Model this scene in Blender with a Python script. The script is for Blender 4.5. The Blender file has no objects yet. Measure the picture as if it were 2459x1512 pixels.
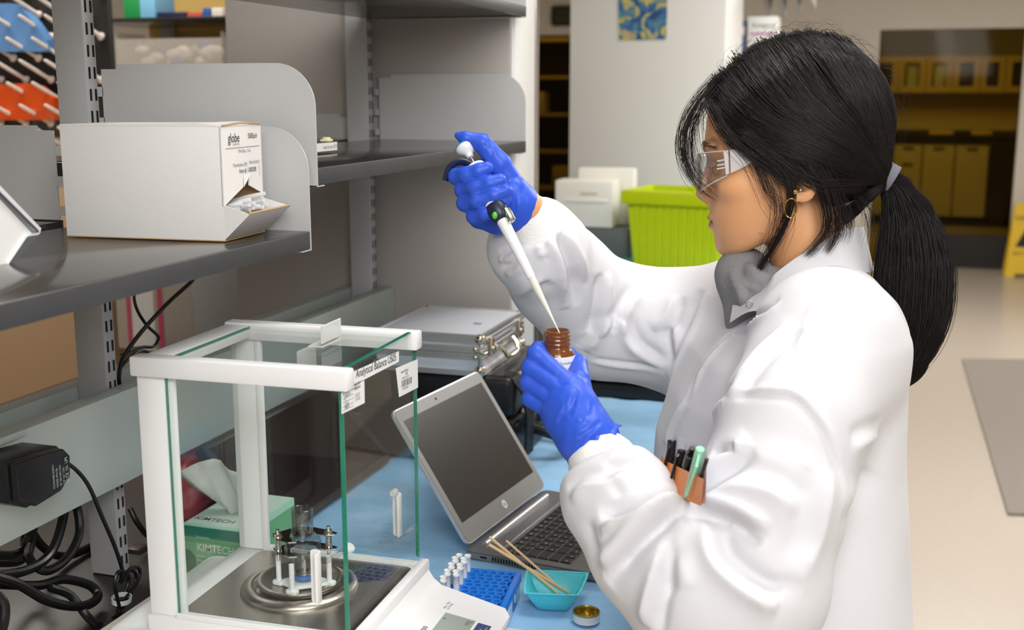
import bpy, bmesh, math, random
import numpy as np
from mathutils import Vector, Matrix
random.seed(7); rng = np.random.default_rng(7)
SC = bpy.context.scene
COL = SC.collection
PI = math.pi
def R(a): return math.radians(a)

# ------------------------------------------------------------------ camera
W, H, FPX = 2459, 1512, 2794.0
PITCH, YAW = R(10.8), R(17.9)
CAM = np.array([0.0, 0.0, 1.55])
_c = bpy.data.cameras.new('camera'); cam = bpy.data.objects.new('camera', _c); COL.objects.link(cam)
cam.location = CAM; cam.rotation_euler = (PI/2 - PITCH, 0, YAW)
_c.sensor_width = 36; _c.lens = FPX/W*36; _c.clip_start = 0.05
_c.dof.use_dof = True; _c.dof.focus_distance = 1.40; _c.dof.aperture_fstop = 5.6
SC.camera = cam
_f = np.array([-math.sin(YAW)*math.cos(PITCH), math.cos(YAW)*math.cos(PITCH), -math.sin(PITCH)])
_r = np.array([math.cos(YAW), math.sin(YAW), 0.0]); _u = np.cross(_r, _f)
def ray(px, py): return _f*FPX + _r*(px - W/2) + _u*(H/2 - py)
def atz(px, py, z): d = ray(px, py); return CAM + d*((z - CAM[2])/d[2])
def atx(px, py, x): d = ray(px, py); return CAM + d*((x - CAM[0])/d[0])
def aty(px, py, y): d = ray(px, py); return CAM + d*((y - CAM[1])/d[1])
def atd(px, py, t): return CAM + ray(px, py)*(t/FPX)

# ------------------------------------------------------------------ world, exposure, room light
SC.view_settings.view_transform = 'Standard'; SC.view_settings.look = 'None'
SC.view_settings.exposure = EXPOSURE = 0.0; SC.view_settings.gamma = 1.0; SC.view_settings.use_curve_mapping = False
wd = bpy.data.worlds.new('room_world'); SC.world = wd; wd.use_nodes = True
wd.node_tree.nodes['Background'].inputs[0].default_value = (1.0, 0.97, 0.93, 1)
wd.node_tree.nodes['Background'].inputs[1].default_value = 0.22
def area(name, loc, target, size, power, color=(1, 1, 1), sy=None):
    l = bpy.data.lights.new(name, 'AREA'); l.energy = power; l.color = color; l.size = size
    if sy: l.shape = 'RECTANGLE'; l.size_y = sy
    o = bpy.data.objects.new(name, l); COL.objects.link(o); o.location = loc
    o.rotation_euler = (Vector(target) - Vector(loc)).to_track_quat('-Z', 'Y').to_euler()
    return o
# photographer's softbox behind and right of the camera, and the ceiling panels over the aisle
area('softbox_key', (1.15, -1.15, 2.35), (-0.45, 1.4, 1.15), 1.0, 34, (1, 0.995, 0.98))
area('ceiling_bounce', (0.25, -0.40, 2.70), (-0.55, 1.3, 1.1), 1.4, 40, (0.99, 0.995, 1))
area('ceiling_panel_light', (0.1, 1.6, 2.72), (0.1, 1.6, 0), 1.2, 16, (1, 0.98, 0.95), 0.6)
area('ceiling_panel_light', (0.9, 4.4, 2.72), (0.9, 4.4, 0), 1.2, 60, (1, 0.98, 0.95), 0.6)
area('ceiling_panel_light', (0.6, 7.6, 2.72), (0.6, 7.6, 0), 1.2, 60, (1, 0.97, 0.92), 0.6)
area('ceiling_panel_light', (-2.3, 2.4, 2.72), (-2.3, 2.4, 0), 1.2, 26, (1, 0.94, 0.84), 0.6)

# ------------------------------------------------------------------ mesh helpers
class MB:
    def __init__(s): s.bm = bmesh.new()
    def _add(s, b2, M=None):
        if M is not None: bmesh.ops.transform(b2, matrix=M, verts=b2.verts)
        me = bpy.data.meshes.new('tmp'); b2.to_mesh(me); b2.free(); s.bm.from_mesh(me); bpy.data.meshes.remove(me); return s
    def box(s, lo, hi, bev=0, seg=2, M=None):
        b = bmesh.new(); bmesh.ops.create_cube(b, size=1)
        lo = Vector(lo); hi = Vector(hi); c = (lo+hi)/2; d = hi-lo
        for v in b.verts: v.co = Vector((v.co.x*d.x, v.co.y*d.y, v.co.z*d.z)) + c
        if bev: bmesh.ops.bevel(b, geom=b.edges[:], offset=bev, segments=seg, profile=.5, affect='EDGES', clamp_overlap=True)
        return s._add(b, M)
    def prism(s, pts, h0, h1, axis='z', bev=0, M=None):
        b = bmesh.new()
        def P(a, c, h): return {'z': (a, c, h), 'y': (a, h, c), 'x': (h, a, c)}[axis]
        lo = [b.verts.new(P(a, c, h0)) for a, c in pts]; hi = [b.verts.new(P(a, c, h1)) for a, c in pts]
        n = len(pts); b.faces.new(lo); b.faces.new(hi[::-1])
        for i in range(n): b.faces.new((lo[i], lo[(i+1) % n], hi[(i+1) % n], hi[i]))
        bmesh.ops.recalc_face_normals(b, faces=b.faces)
        if bev:
            es = [e for e in b.edges if len({v.index for v in e.verts}) and (e.verts[0] in lo) == (e.verts[1] in lo)]
            bmesh.ops.bevel(b, geom=es, offset=bev, segments=2, profile=.5, affect='EDGES', clamp_overlap=True)
        return s._add(b, M)
    def quad(s, a, b_, c, d):
        vs = [s.bm.verts.new(p) for p in (a, b_, c, d)]; s.bm.faces.new(vs); return s
    def poly(s, pts): s.bm.faces.new([s.bm.verts.new(p) for p in pts]); return s
    def lathe(s, prof, n=40, M=None, cap=True, ang=2*PI):
        b = bmesh.new(); rings = []
        for r, z in prof:
            rings.append([b.verts.new((r*math.cos(2*PI*i/n), r*math.sin(2*PI*i/n), z)) for i in range(n)])
        for a, c in zip(rings, rings[1:]):
            for i in range(n): b.faces.new((a[i], a[(i+1) % n], c[(i+1) % n], c[i]))
        if cap:
            if prof[0][0] > 1e-6: b.faces.new(rings[0][::-1])
            if prof[-1][0] > 1e-6: b.faces.new(rings[-1])
        bmesh.ops.remove_doubles(b, verts=b.verts, dist=1e-7)
        bmesh.ops.recalc_face_normals(b, faces=b.faces)
        return s._add(b, M)
    def cyl(s, a, c, r, r2=None, n=20, bev=0):
        a = Vector(a); c = Vector(c); d = c-a; L = d.length; r2 = r if r2 is None else r2
        M = Matrix.Translation(a) @ d.to_track_quat('Z', 'Y').to_matrix().to_4x4()
        pr = [(r, 0), (r2, L)] if not bev else [(r-bev, 0), (r, bev), (r2, L-bev), (r2-bev, L)]
        return s.lathe(pr, n, M)
    def tube(s, pts, r, n=8, closed=False, flat=None):
        pts = [Vector(p) for p in pts]; N = len(pts); rr = r if hasattr(r, '__len__') else [r]*N
        rings = []; nx = None
        for i, p in enumerate(pts):
            t = (pts[(i+1) % N]-pts[i-1]) if closed else (pts[min(i+1, N-1)]-pts[max(i-1, 0)])
            t.normalize()
            if nx is None: nx = t.orthogonal().normalized()
            nx = (nx - t*nx.dot(t)).normalized(); ny = t.cross(nx)
            f = flat or 1
            rings.append([s.bm.verts.new(p + nx*rr[i]*math.cos(2*PI*k/n) + ny*rr[i]*f*math.sin(2*PI*k/n)) for k in range(n)])
        m = N if closed else N-1
        for i in range(m):
            a, c = rings[i], rings[(i+1) % N]
            for k in range(n): s.bm.faces.new((a[k], a[(k+1) % n], c[(k+1) % n], c[k]))
        if not closed: s.bm.faces.new(rings[0][::-1]); s.bm.faces.new(rings[-1])
        return s
    def sphere(s, c, r, n=16, sc=(1, 1, 1)):
        b = bmesh.new(); bmesh.ops.create_uvsphere(b, u_segments=n, v_segments=max(6, n//2), radius=r)
        return s._add(b, Matrix.Translation(Vector(c)) @ Matrix.Diagonal((*sc, 1)))
    def raw(s, V, Fc):
        vs = [s.bm.verts.new(v) for v in V]
        for f in Fc:
            try: s.bm.faces.new([vs[i] for i in f])
            except ValueError: pass
        return s
    def mesh(s, name):
        me = bpy.data.meshes.new(name); s.bm.normal_update(); s.bm.to_mesh(me); s.bm.free(); return me
def spline(pts, n=8, closed=False):
    P = [np.array(p, float) for p in pts]; out = []; N = len(P)
    rngi = range(N if closed else N-1)
    for i in rngi:
        p0 = P[i-1] if (i > 0 or closed) else 2*P[0]-P[1]; p1 = P[i]; p2 = P[(i+1) % N]
        p3 = P[(i+2) % N] if (i+2 < N or closed) else 2*p2-p1
        for k in range(n):
            t = k/n; out.append(.5*((2*p1)+(-p0+p2)*t+(2*p0-5*p1+4*p2-p3)*t*t+(-p0+3*p1-3*p2+p3)*t**3))
    if not closed: out.append(P[-1])
    return out
def arc(cx, cy, r, a0, a1, n=10): return [(cx+r*math.cos(R(a0+(a1-a0)*i/n)), cy+r*math.sin(R(a0+(a1-a0)*i/n))) for i in range(n+1)]
def rrect(x0, y0, x1, y1, r, n=5):
    return arc(x1-r, y0+r, r, -90, 0, n)+arc(x1-r, y1-r, r, 0, 90, n)+arc(x0+r, y1-r, r, 90, 180, n)+arc(x0+r, y0+r, r, 180, 270, n)
def tag(o, label=None, cat=None, group=None, kind=None):
    if label: o['label'] = label
    if cat: o['category'] = cat
    if group: o['group'] = group
    if kind: o['kind'] = kind
    return o
def thing(name, label, cat, loc=(0, 0, 0), rotz=0, group=None, kind=None):
    o = bpy.data.objects.new(name, None); COL.objects.link(o); o.empty_display_size = .05
    o.location = Vector(loc); o.rotation_euler = (0, 0, rotz)
    return tag(o, label, cat, group, kind)
def wmat(o):
    M = Matrix.LocRotScale(o.location, o.rotation_euler, o.scale)
    return wmat(o.parent) @ M if o.parent else M
def obj(name, mb, mat, parent=None, world=False, smooth=32, label=None, kind=None, loc=None):
    me = mb.mesh(name) if isinstance(mb, MB) else mb
    if smooth and len(me.polygons):
        me.polygons.foreach_set('use_smooth', [True]*len(me.polygons)); me.set_sharp_from_angle(angle=R(smooth))
    if mat and not me.materials: me.materials.append(mat)
    o = bpy.data.objects.new(name, me); COL.objects.link(o)
    if parent:
        o.parent = parent
        if world: me.transform(wmat(parent).inverted())
    if loc is not None: o.location = loc
    return tag(o, label, None, None, kind)
def piece(name, me, parent, loc, rot=(0, 0, 0), sc=(1, 1, 1)):
    o = bpy.data.objects.new(name, me); COL.objects.link(o); o.parent = parent; o.location = loc; o.rotation_euler = rot; o.scale = sc; return o
def copy_tree(o, parent=None):
    c = o.copy(); COL.objects.link(c); c.parent = parent
    for ch in [x for x in bpy.data.objects if x.parent == o]: copy_tree(ch, c)
    return c
def frame(o, ex, ey):
    "matrix with origin o, x along ex, y along ey (re-orthogonalised), z = x cross y"
    ex = Vector(ex).normalized(); ey = Vector(ey); ey = (ey-ex*ex.dot(ey)).normalized(); ez = ex.cross(ey)
    return Matrix(((ex.x, ey.x, ez.x, o[0]), (ex.y, ey.y, ez.y, o[1]), (ex.z, ey.z, ez.z, o[2]), (0, 0, 0, 1)))
def text(name, body, size, M, mat, parent, align='LEFT', sx=1.0, off=0.0):
    "flat print: lettering as a mesh lying in the xy plane of M"
    cu = bpy.data.curves.new('t', 'FONT'); cu.body = body; cu.size = size; cu.align_x = align; cu.align_y = 'CENTER'; cu.offset = off; cu.resolution_u = 3
    to = bpy.data.objects.new('t', cu); COL.objects.link(to)
    me = bpy.data.meshes.new_from_object(to.evaluated_get(bpy.context.evaluated_depsgraph_get()))
    bpy.data.objects.remove(to); bpy.data.curves.remove(cu)
    me.transform(M @ Matrix.Diagonal((sx, 1, 1, 1)))
    me.materials.clear(); me.materials.append(mat)
    o = bpy.data.objects.new(name, me); COL.objects.link(o); o.parent = parent; me.transform(wmat(parent).inverted())
    return o

# ------------------------------------------------------------------ materials
def mat(name, color, rough=.5, metal=0, spec=.5, bump=0, bscale=200, var=0, vscale=30, coat=0, trans=0, ior=1.45, alpha=1, sheen=0, sss=0, aniso=0, emit=None, estr=0, detail=3, stretch=None):
    m = bpy.data.materials.new(name); m.use_nodes = True; nt = m.node_tree; b = nt.nodes['Principled BSDF']
    c = (*color, 1); b.inputs['Base Color'].default_value = c
    b.inputs['Roughness'].default_value = rough; b.inputs['Metallic'].default_value = metal
    b.inputs['Specular IOR Level'].default_value = spec; b.inputs['IOR'].default_value = ior
    if coat: b.inputs['Coat Weight'].default_value = coat; b.inputs['Coat Roughness'].default_value = .08
    if trans: b.inputs['Transmission Weight'].default_value = trans
    if alpha < 1: b.inputs['Alpha'].default_value = alpha
    if sheen: b.inputs['Sheen Weight'].default_value = sheen
    if aniso: b.inputs['Anisotropic'].default_value = aniso
    if sss:
        b.inputs['Subsurface Weight'].default_value = sss; b.inputs['Subsurface Radius'].default_value = (.012, .005, .003); b.inputs['Subsurface Scale'].default_value = 1
    if emit: b.inputs['Emission Color'].default_value = (*emit, 1); b.inputs['Emission Strength'].default_value = estr
    if bump or var:
        tc = nt.nodes.new('ShaderNodeTexCoord'); src = tc.outputs['Object']
        if stretch:
            mp = nt.nodes.new('ShaderNodeMapping'); mp.inputs['Scale'].default_value = stretch; nt.links.new(src, mp.inputs[0]); src = mp.outputs[0]
    if bump:
        n = nt.nodes.new('ShaderNodeTexNoise'); n.inputs['Scale'].default_value = bscale; n.inputs['Detail'].default_value = detail
        nt.links.new(src, n.inputs['Vector'])
        bp = nt.nodes.new('ShaderNodeBump'); bp.inputs['Strength'].default_value = bump; bp.inputs['Distance'].default_value = .002
        nt.links.new(n.outputs['Fac'], bp.inputs['Height']); nt.links.new(bp.outputs[0], b.inputs['Normal'])
    if var:
        n = nt.nodes.new('ShaderNodeTexNoise'); n.inputs['Scale'].default_value = vscale; n.inputs['Detail'].default_value = 4
        nt.links.new(src, n.inputs['Vector'])
        mx = nt.nodes.new('ShaderNodeMix'); mx.data_type = 'RGBA'
        mx.inputs[6].default_value = tuple(x*(1-var) for x in color)+(1,); mx.inputs[7].default_value = tuple(min(1, x*(1+var)) for x in color)+(1,)
        nt.links.new(n.outputs['Fac'], mx.inputs[0]); nt.links.new(mx.outputs[2], b.inputs['Base Color'])
    return m
def thin_glass(name, tint=(1, 1, 1), rough=0.0, ior=1.5, gain=1.0):
    m = bpy.data.materials.new(name); m.use_nodes = True; nt = m.node_tree
    for n in list(nt.nodes): nt.nodes.remove(n)
    out = nt.nodes.new('ShaderNodeOutputMaterial'); mx = nt.nodes.new('ShaderNodeMixShader')
    tr = nt.nodes.new('ShaderNodeBsdfTransparent'); tr.inputs[0].default_value = (*tint, 1)
    gl = nt.nodes.new('ShaderNodeBsdfGlossy'); gl.inputs['Roughness'].default_value = rough
    lw = nt.nodes.new('ShaderNodeLayerWeight'); lw.inputs[0].default_value = .5
    pw = nt.nodes.new('ShaderNodeMath'); pw.operation = 'POWER'; pw.inputs[1].default_value = 4.0
    mt = nt.nodes.new('ShaderNodeMath'); mt.operation = 'MULTIPLY_ADD'; mt.inputs[1].default_value = .5*gain; mt.inputs[2].default_value = ((ior-1)/(ior+1))**2*gain; mt.use_clamp = True
    nt.links.new(lw.outputs['Facing'], pw.inputs[0]); nt.links.new(pw.outputs[0], mt.inputs[0]); nt.links.new(mt.outputs[0], mx.inputs[0])
    nt.links.new(tr.outputs[0], mx.inputs[1]); nt.links.new(gl.outputs[0], mx.inputs[2]); nt.links.new(mx.outputs[0], out.inputs[0])
    return m
def s2l(r, g, b):
    f = lambda c: (c/255/12.92) if c/255 <= .04045 else ((c/255+.055)/1.055)**2.4
    return (f(r), f(g), f(b))
M_ = {}
M_['shelf_grey'] = mat('powder_coat_grey', s2l(190, 190, 190), .42, bump=.05, bscale=900)
M_['post_grey'] = mat('post_grey', s2l(184, 185, 187), .45, bump=.05, bscale=900)
M_['slot'] = mat('slot_dark', (.006, .006, .007), .8)
M_['laminate'] = mat('black_laminate', s2l(44, 43, 42), .13, var=.25, vscale=60, bump=.02, bscale=300)
M_['laminate_edge'] = mat('black_edge', s2l(62, 63, 65), .42, var=.18, vscale=25, bump=.05, bscale=200)
M_['beam'] = mat('beam_greygreen', s2l(182, 192, 188), .35, var=.03, vscale=8)
M_['panel'] = mat('panel_greybeige', s2l(176, 171, 166), .5, bump=.03, bscale=600)
M_['white_paint'] = mat('white_paint', s2l(236, 236, 234), .45, bump=.03, bscale=300)
M_['wall'] = mat('wall_paint', s2l(226, 219, 208), .7, bump=.06, bscale=150, var=.02, vscale=2)
M_['column'] = mat('column_paint', s2l(222, 220, 218), .65, bump=.04, bscale=150, var=.015, vscale=3)
M_['floor'] = mat('floor_vinyl', s2l(192, 181, 168), .28, var=.06, vscale=40, bump=.02, bscale=80)
M_['ceil'] = mat('ceiling_tile', s2l(235, 233, 228), .8)
M_['white_card'] = mat('white_card', s2l(228, 226, 223), .6, bump=.1, bscale=500, var=.02, vscale=40)
M_['kraft'] = mat('kraft_card', s2l(186, 152, 112), .75, bump=.1, bscale=400, var=.1, vscale=60)
M_['ink'] = mat('black_ink', s2l(28, 28, 30), .6)
M_['ink_grey'] = mat('grey_ink', s2l(120, 120, 122), .6)
M_['ink_blue'] = mat('blue_ink', s2l(38, 52, 118), .5)
M_['ink_white'] = mat('white_ink', s2l(232, 236, 232), .5)
M_['acrylic'] = thin_glass('acrylic', (.97, .98, .98), .02)
M_['glass'] = thin_glass('chamber_glass', (.97, .985, .978), 0.0, 1.52, .6)
M_['glass_edge'] = mat('glass_edge_green', s2l(42, 128, 104), .12, coat=.5, var=.2, vscale=40)
M_['plastic_white'] = mat('white_plastic', s2l(236, 236, 236), .33, bump=.02, bscale=600)
M_['plastic_black'] = mat('black_plastic', s2l(24, 24, 26), .35, bump=.06, bscale=700)
M_['rubber'] = mat('black_cable', s2l(20, 20, 21), .32)
M_['chrome'] = mat('chrome', (.78, .76, .72), .14, 1)
M_['steel'] = mat('brushed_steel', s2l(186, 178, 170), .26, 1, bump=.08, bscale=60, stretch=(1, 60, 1), var=.08, vscale=20)
M_['steel_dark'] = mat('polished_plate', (.55, .53, .51), .08, 1)
M_['paper'] = mat('paper_white', s2l(240, 240, 238), .6)
# ------------------------------------------------------------------ the room
BZ = .91                                   # worktop height
def struct(name, mb, m, **k): return obj(name, mb, m, kind='structure', **k)
struct('floor', MB().box((-5.2, -1.6, -.1), (3.2, 17.0, 0)), M_['floor'])
struct('ceiling', MB().box((-5.2, -1.6, 2.78), (3.2, 17.0, 2.88)), M_['ceil'])
WY = 11.15
# far wall with two glazed openings
oL0, oL1 = -4.9, -2.6
oR0 = float(aty(2101, 300, WY)[0]); oR1 = float(aty(2446, 300, WY)[0]); oT = float(aty(2280, 69, WY)[2])
struct('wall_far', MB().box((-5.2, WY, oT), (3.2, WY+.12, 2.78)).box((-5.2, WY, 0), (oL0, WY+.12, oT)).box((oL1, WY, 0), (oR0, WY+.12, oT)).box((oR1, WY, 0), (3.2, WY+.12, oT)), M_['wall'])
struct('wall_left', MB().box((-5.3, -1.6, 0), (-5.2, 17.0, 2.78)), M_['wall'])
struct('wall_right', MB().box((3.2, -1.6, 0), (3.3, 17.0, 2.78)), M_['wall'])
struct('wall_back', MB().box((-5.2, -1.7, 0), (3.2, -1.6, 2.78)), M_['wall'])
struct('wall_cabinet_room', MB().box((-5.2, 17.0, 0), (3.2, 17.1, 2.78)), M_['wall'])
# amber film glazing in the openings
M_['amber'] = thin_glass('amber_film_glass', (.44, .36, .12), .05, 1.5, .12)
w1 = struct('window_1', MB().box((oR0, WY+.05, .0), (oR1, WY+.062, oT)), M_['amber'])
w2 = struct('window_2', MB().box((oL0, WY+.05, .0), (oL1, WY+.062, oT)), M_['amber'])
M_['dark_sill'] = mat('dark_sill', s2l(38, 34, 32), .6)
struct('trim_1', MB().box((oR0+.62, WY-.02, 0), (oR1+.0, WY+.04, .30)), M_['dark_sill'])
# column with the poster, partition behind the bench shelving
cxl, cxr = float(aty(1367, 300, 4.8)[0]), float(aty(1738, 200, 4.8)[0])
struct('wall_column', MB().box((cxl, 4.8, 0), (cxr, 5.35, 2.78), .004), M_['column'])
PY = 2.105
struct('wall_partition', MB().box((-1.283, PY, BZ+.001), (-.684, PY+.012, 2.6), .002), M_['panel'])
struct('trim_2', MB().box((-.71, PY+.0125, BZ+.001), (-.676, PY+.135, 2.6), .004), M_['white_paint'])
struct('trim_3', MB().box((-.70, PY+.136, BZ+.001), (-.674, PY+.16, 2.6), .002), mat('mirror_strip', s2l(190, 180, 180), .15, .8))
for i, (x, y) in enumerate([(.1, 1.6), (.9, 4.4), (.6, 7.6), (-2.3, 2.4)]):
    l = thing('ceiling_light', ['recessed ceiling light panel above the lab bench', 'recessed ceiling light panel over the middle of the aisle', 'recessed ceiling light panel over the far aisle', 'recessed ceiling light panel behind the shelving'][i], 'ceiling light', (x, y, 2.78), group='ceiling lights')
    f = MB()
    for s in (-1, 1): f.box((s*.63-.015, -.33, -.012), (s*.63+.015, .33, 0)).box((-.615, s*.315-.015, -.012), (.615, s*.315+.015, 0))
    obj('frame', f, M_['white_paint'], l)
    obj('diffuser', MB().box((-.612, -.298, -.006), (.612, .298, -.001)), mat('light_diffuser', (.9, .9, .9), .5, emit=(1, .97, .93), estr=3), l)
# ------------------------------------------------------------------ bench
edge = float(atz(1526, 1506, BZ)[0])
bn = thing('lab_bench', 'long black-topped lab bench running away under the shelving', 'lab bench', (-.75, 2.4, 0))
obj('worktop', MB().box((-1.75, .2, BZ-.032), (edge, 4.79, BZ), .004), mat('epoxy_black', s2l(40, 38, 37), .3, var=.3, vscale=30), bn, True)
obj('cabinet_base', MB().box((-1.7, .25, .1), (edge-.03, 4.75, BZ-.033)), mat('bench_cabinet', s2l(196, 194, 190), .5), bn, True)
obj('kick_plate', MB().box((-1.68, .27, 0), (edge-.09, 4.7, .1)), M_['plastic_black'], bn, True)
for k in range(9):
    y0 = .27+k*.5
    d = obj('cabinet_door', MB().box((edge-.0295, y0, .13), (edge-.012, y0+.47, BZ-.06), .003), M_['shelf_grey'], bn, True)
    obj('handle', MB().tube([(edge-.012, y0+.40, .6), (edge+.012, y0+.40, .6), (edge+.012, y0+.40, .72), (edge-.012, y0+.40, .72)], .004), M_['chrome'], d, True)
# blue absorbent pad with crinkles
def pad(name, poly_lo, poly_hi, amp, nx, ny, m, label, cat, z=BZ):
    x0, y0 = poly_lo; x1, y1 = poly_hi; V = []; F = []
    for j in range(ny+1):
        for i in range(nx+1):
            x = x0+(x1-x0)*i/nx; y = y0+(y1-y0)*j/ny
            zz = amp*(1+math.sin(x*37+2*math.sin(y*9))*math.sin(y*23+x*11)*.6+.4*math.sin(x*90+y*40))*.5
            V.append((x, y, z+.0012+zz))
    for j in range(ny):
        for i in range(nx): a = j*(nx+1)+i; F.append((a, a+1, a+nx+2, a+nx+1))
    me = bpy.data.meshes.new(name); me.from_pydata(V, [], F); me.materials.append(m)
    o = bpy.data.objects.new(name, me); COL.objects.link(o); so = o.modifiers.new('thick', 'SOLIDIFY'); so.thickness = .0008; so.offset = 1
    me.polygons.foreach_set('use_smooth', [True]*len(F)); tag(o, label, cat); return o
M_['pad'] = mat('absorbent_pad_blue', s2l(150, 196, 234), .75, bump=.5, bscale=160, var=.12, vscale=14, stretch=(1, 3, 1))
pad('absorbent_pad', (-.86, 1.18), (edge+.0, 2.35), .004, 60, 110, M_['pad'], 'pale blue absorbent bench pad under the laptop', 'bench pad')
pad('absorbent_pad', (-1.2, 3.9), (edge+.0, 4.6), .003, 30, 40, M_['pad'], 'pale blue absorbent pad under the green bin', 'bench pad')
# ------------------------------------------------------------------ background: poster, sign, boxes, bins, cabinets, sign
ps = thing('poster', 'colourful blue and yellow poster on the white column', 'poster', tuple(aty(1544, 95, 4.795)))
P4 = [aty(x, y, 4.797) for x, y in ((1483, -40), (1603, -40), (1600, 94), (1486, 97))]
pm_ = bpy.data.materials.new('poster_print'); pm_.use_nodes = True; nt = pm_.node_tree; b_ = nt.nodes['Principled BSDF']; b_.inputs['Roughness'].default_value = .6
tc = nt.nodes.new('ShaderNodeTexCoord'); no = nt.nodes.new('ShaderNodeTexNoise'); no.inputs['Scale'].default_value = 14; no.inputs['Detail'].default_value = 3; no.inputs['Distortion'].default_value = 1.6
cr = nt.nodes.new('ShaderNodeValToRGB'); nt.links.new(tc.outputs['Object'], no.inputs['Vector']); nt.links.new(no.outputs['Fac'], cr.inputs[0]); nt.links.new(cr.outputs[0], b_.inputs['Base Color'])
el = cr.color_ramp.elements; el[0].position = .36; el[0].color = (*s2l(30, 62, 112), 1); el[1].position = .66; el[1].color = (*s2l(196, 130, 60), 1)
for p_, c_ in ((.44, s2l(48, 112, 168)), (.50, s2l(110, 140, 120)), (.55, s2l(220, 190, 70)), (.60, s2l(150, 160, 150))): e = el.new(p_); e.color = (*c_, 1)
obj('print', MB().raw([tuple(p) for p in P4]+[tuple(p+np.array((0, .002, 0))) for p in P4], [(0, 1, 2, 3), (7, 6, 5, 4), (0, 4, 5, 1), (1, 5, 6, 2), (2, 6, 7, 3), (3, 7, 4, 0)]), pm_, ps, True, smooth=0)
# dark sign on the far wall left of the column
s0, s1 = aty(1324, 14, WY-.03), aty(1372, 62, WY-.03); sgx = thing('wall_sign', 'black rounded sign on the wall left of the column', 'sign', (float(s0[0]+s1[0])/2, WY-.02, float(s1[2])))
obj('plate', MB().prism(rrect(float(s0[0]), float(s1[2]), float(s1[0])+.25, float(s0[2]), .03), WY-.03, WY-.002, 'y'), M_['plastic_black'], sgx, True)
obj('panel', MB().prism(rrect(float(s0[0])+.03, float(s1[2])+.03, float(s1[0])+.22, float(s0[2])-.03, .01), WY-.032, WY-.0301, 'y'), mat('sign_olive', s2l(58, 56, 24), .5), sgx, True)
# ------------------------------------------------------------------ green bin and white caddy on the far end of the bench
gb0, gb1 = Vector(atz(1522, 640, BZ+.006)), Vector(atz(1728, 655, BZ+.006)); gt = .285
gbn = thing('storage_bin', 'lime green ribbed plastic bin on the far end of the bench', 'bin', tuple((gb0+gb1)/2))
lime = mat('lime_plastic', s2l(196, 214, 0), .4)
wbin = (gb1-gb0).length; gu = (gb1-gb0).normalized(); gv = Vector((-gu.y, gu.x, 0)); c0 = (gb0+gb1)/2
Mb = Matrix(((gu.x, gv.x, 0, gb0.x), (gu.y, gv.y, 0, gb0.y), (0, 0, 1, BZ+.006), (0, 0, 0, 1)))
def bintaper(z): return .012+.028*(1-z/gt)
bm_ = MB(); dp = .24
def bring(z, ins=0): t = -.0+ (z/gt-0)*.028 ; return [(-t+ins, -t*.5+ins), (wbin+t-ins, -t*.5+ins), (wbin+t-ins, dp+t*.5-ins), (-t+ins, dp+t*.5-ins)]
rows = [(0, 0), (gt, 0), (gt, .006), (.006, .006)]
V = [(*p, z) for z, i in rows for p in bring(z, i)]; F = [(3, 2, 1, 0), (12, 13, 14, 15)]+[(a*4+i, a*4+(i+1) % 4, a*4+4+(i+1) % 4, a*4+4+i) for a in range(3) for i in range(4)]
body_ = MB().raw(V, F); bmesh.ops.transform(body_.bm, matrix=Mb, verts=body_.bm.verts); obj('body', body_, lime, gbn, True, smooth=0)
rm = MB().box((-.045, -.032, gt-.05), (wbin+.045, -.018, gt), .004).box((-.045, dp+.018, gt-.05), (wbin+.045, dp+.032, gt), .004).box((-.045, -.018, gt-.05), (-.031, dp+.018, gt), .004).box((wbin+.031, -.018, gt-.05), (wbin+.045, dp+.018, gt), .004)
bmesh.ops.transform(rm.bm, matrix=Mb, verts=rm.bm.verts); obj('rim', rm, lime, gbn, True)
for k in range(11):
    x = .012+k*(wbin-.024)/10; q = MB().tube([(x, -.003, .01), (x, -.012, gt-.055)], .008, 8); bmesh.ops.transform(q.bm, matrix=Mb, verts=q.bm.verts); obj('rib', q, lime, gbn, True)
cd0 = Vector(atz(1372, 622, BZ+.006)); cd1 = Vector(atz(1508, 628, BZ+.006)); cu_ = (cd1-cd0).normalized(); cv_ = Vector((-cu_.y, cu_.x, 0)); cwid = (cd1-cd0).length
Mc = Matrix(((cu_.x, cv_.x, 0, cd0.x), (cu_.y, cv_.y, 0, cd0.y), (0, 0, 1, BZ+.006), (0, 0, 0, 1)))
cdy = thing('white_dispenser', 'white lidded container on a dark grey base beside the green bin', 'container', tuple((cd0+cd1)/2))
def tm(m): bmesh.ops.transform(m.bm, matrix=Mc, verts=m.bm.verts); return m
cream = mat('cream_plastic', s2l(240, 238, 230), .4); dgrey = mat('slate_plastic', s2l(96, 102, 106), .45)
obj('base', tm(MB().box((-.02, 0, 0), (cwid, .2, .125), .012)), dgrey, cdy, True)
obj('front_box', tm(MB().box((-.068, .0, .1255), (cwid*.72, .12, .305), .008)), cream, cdy, True)
obj('rear_box', tm(MB().box((-.01, .125, .1255), (cwid-.01, .2, .345), .008)), cream, cdy, True)
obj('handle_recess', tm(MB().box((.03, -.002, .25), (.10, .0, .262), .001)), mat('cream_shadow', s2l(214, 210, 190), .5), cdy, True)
obj('front_lip', tm(MB().box((-.03, -.005, .22), (cwid*.62, -.0001, .235), .002)), cream, cdy, True)
tag(obj('teal_wrap', MB().prism([tuple(Vector(atz(x, y, BZ+.006)).xy) for x, y in ((1440, 652), (1500, 655), (1520, 632), (1512, 618))], BZ+.005, BZ+.02, 'z', .003), mat('teal_sheet', s2l(60, 170, 168), .5)), 'teal plastic wrap beside the green bin', 'wrap')
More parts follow.
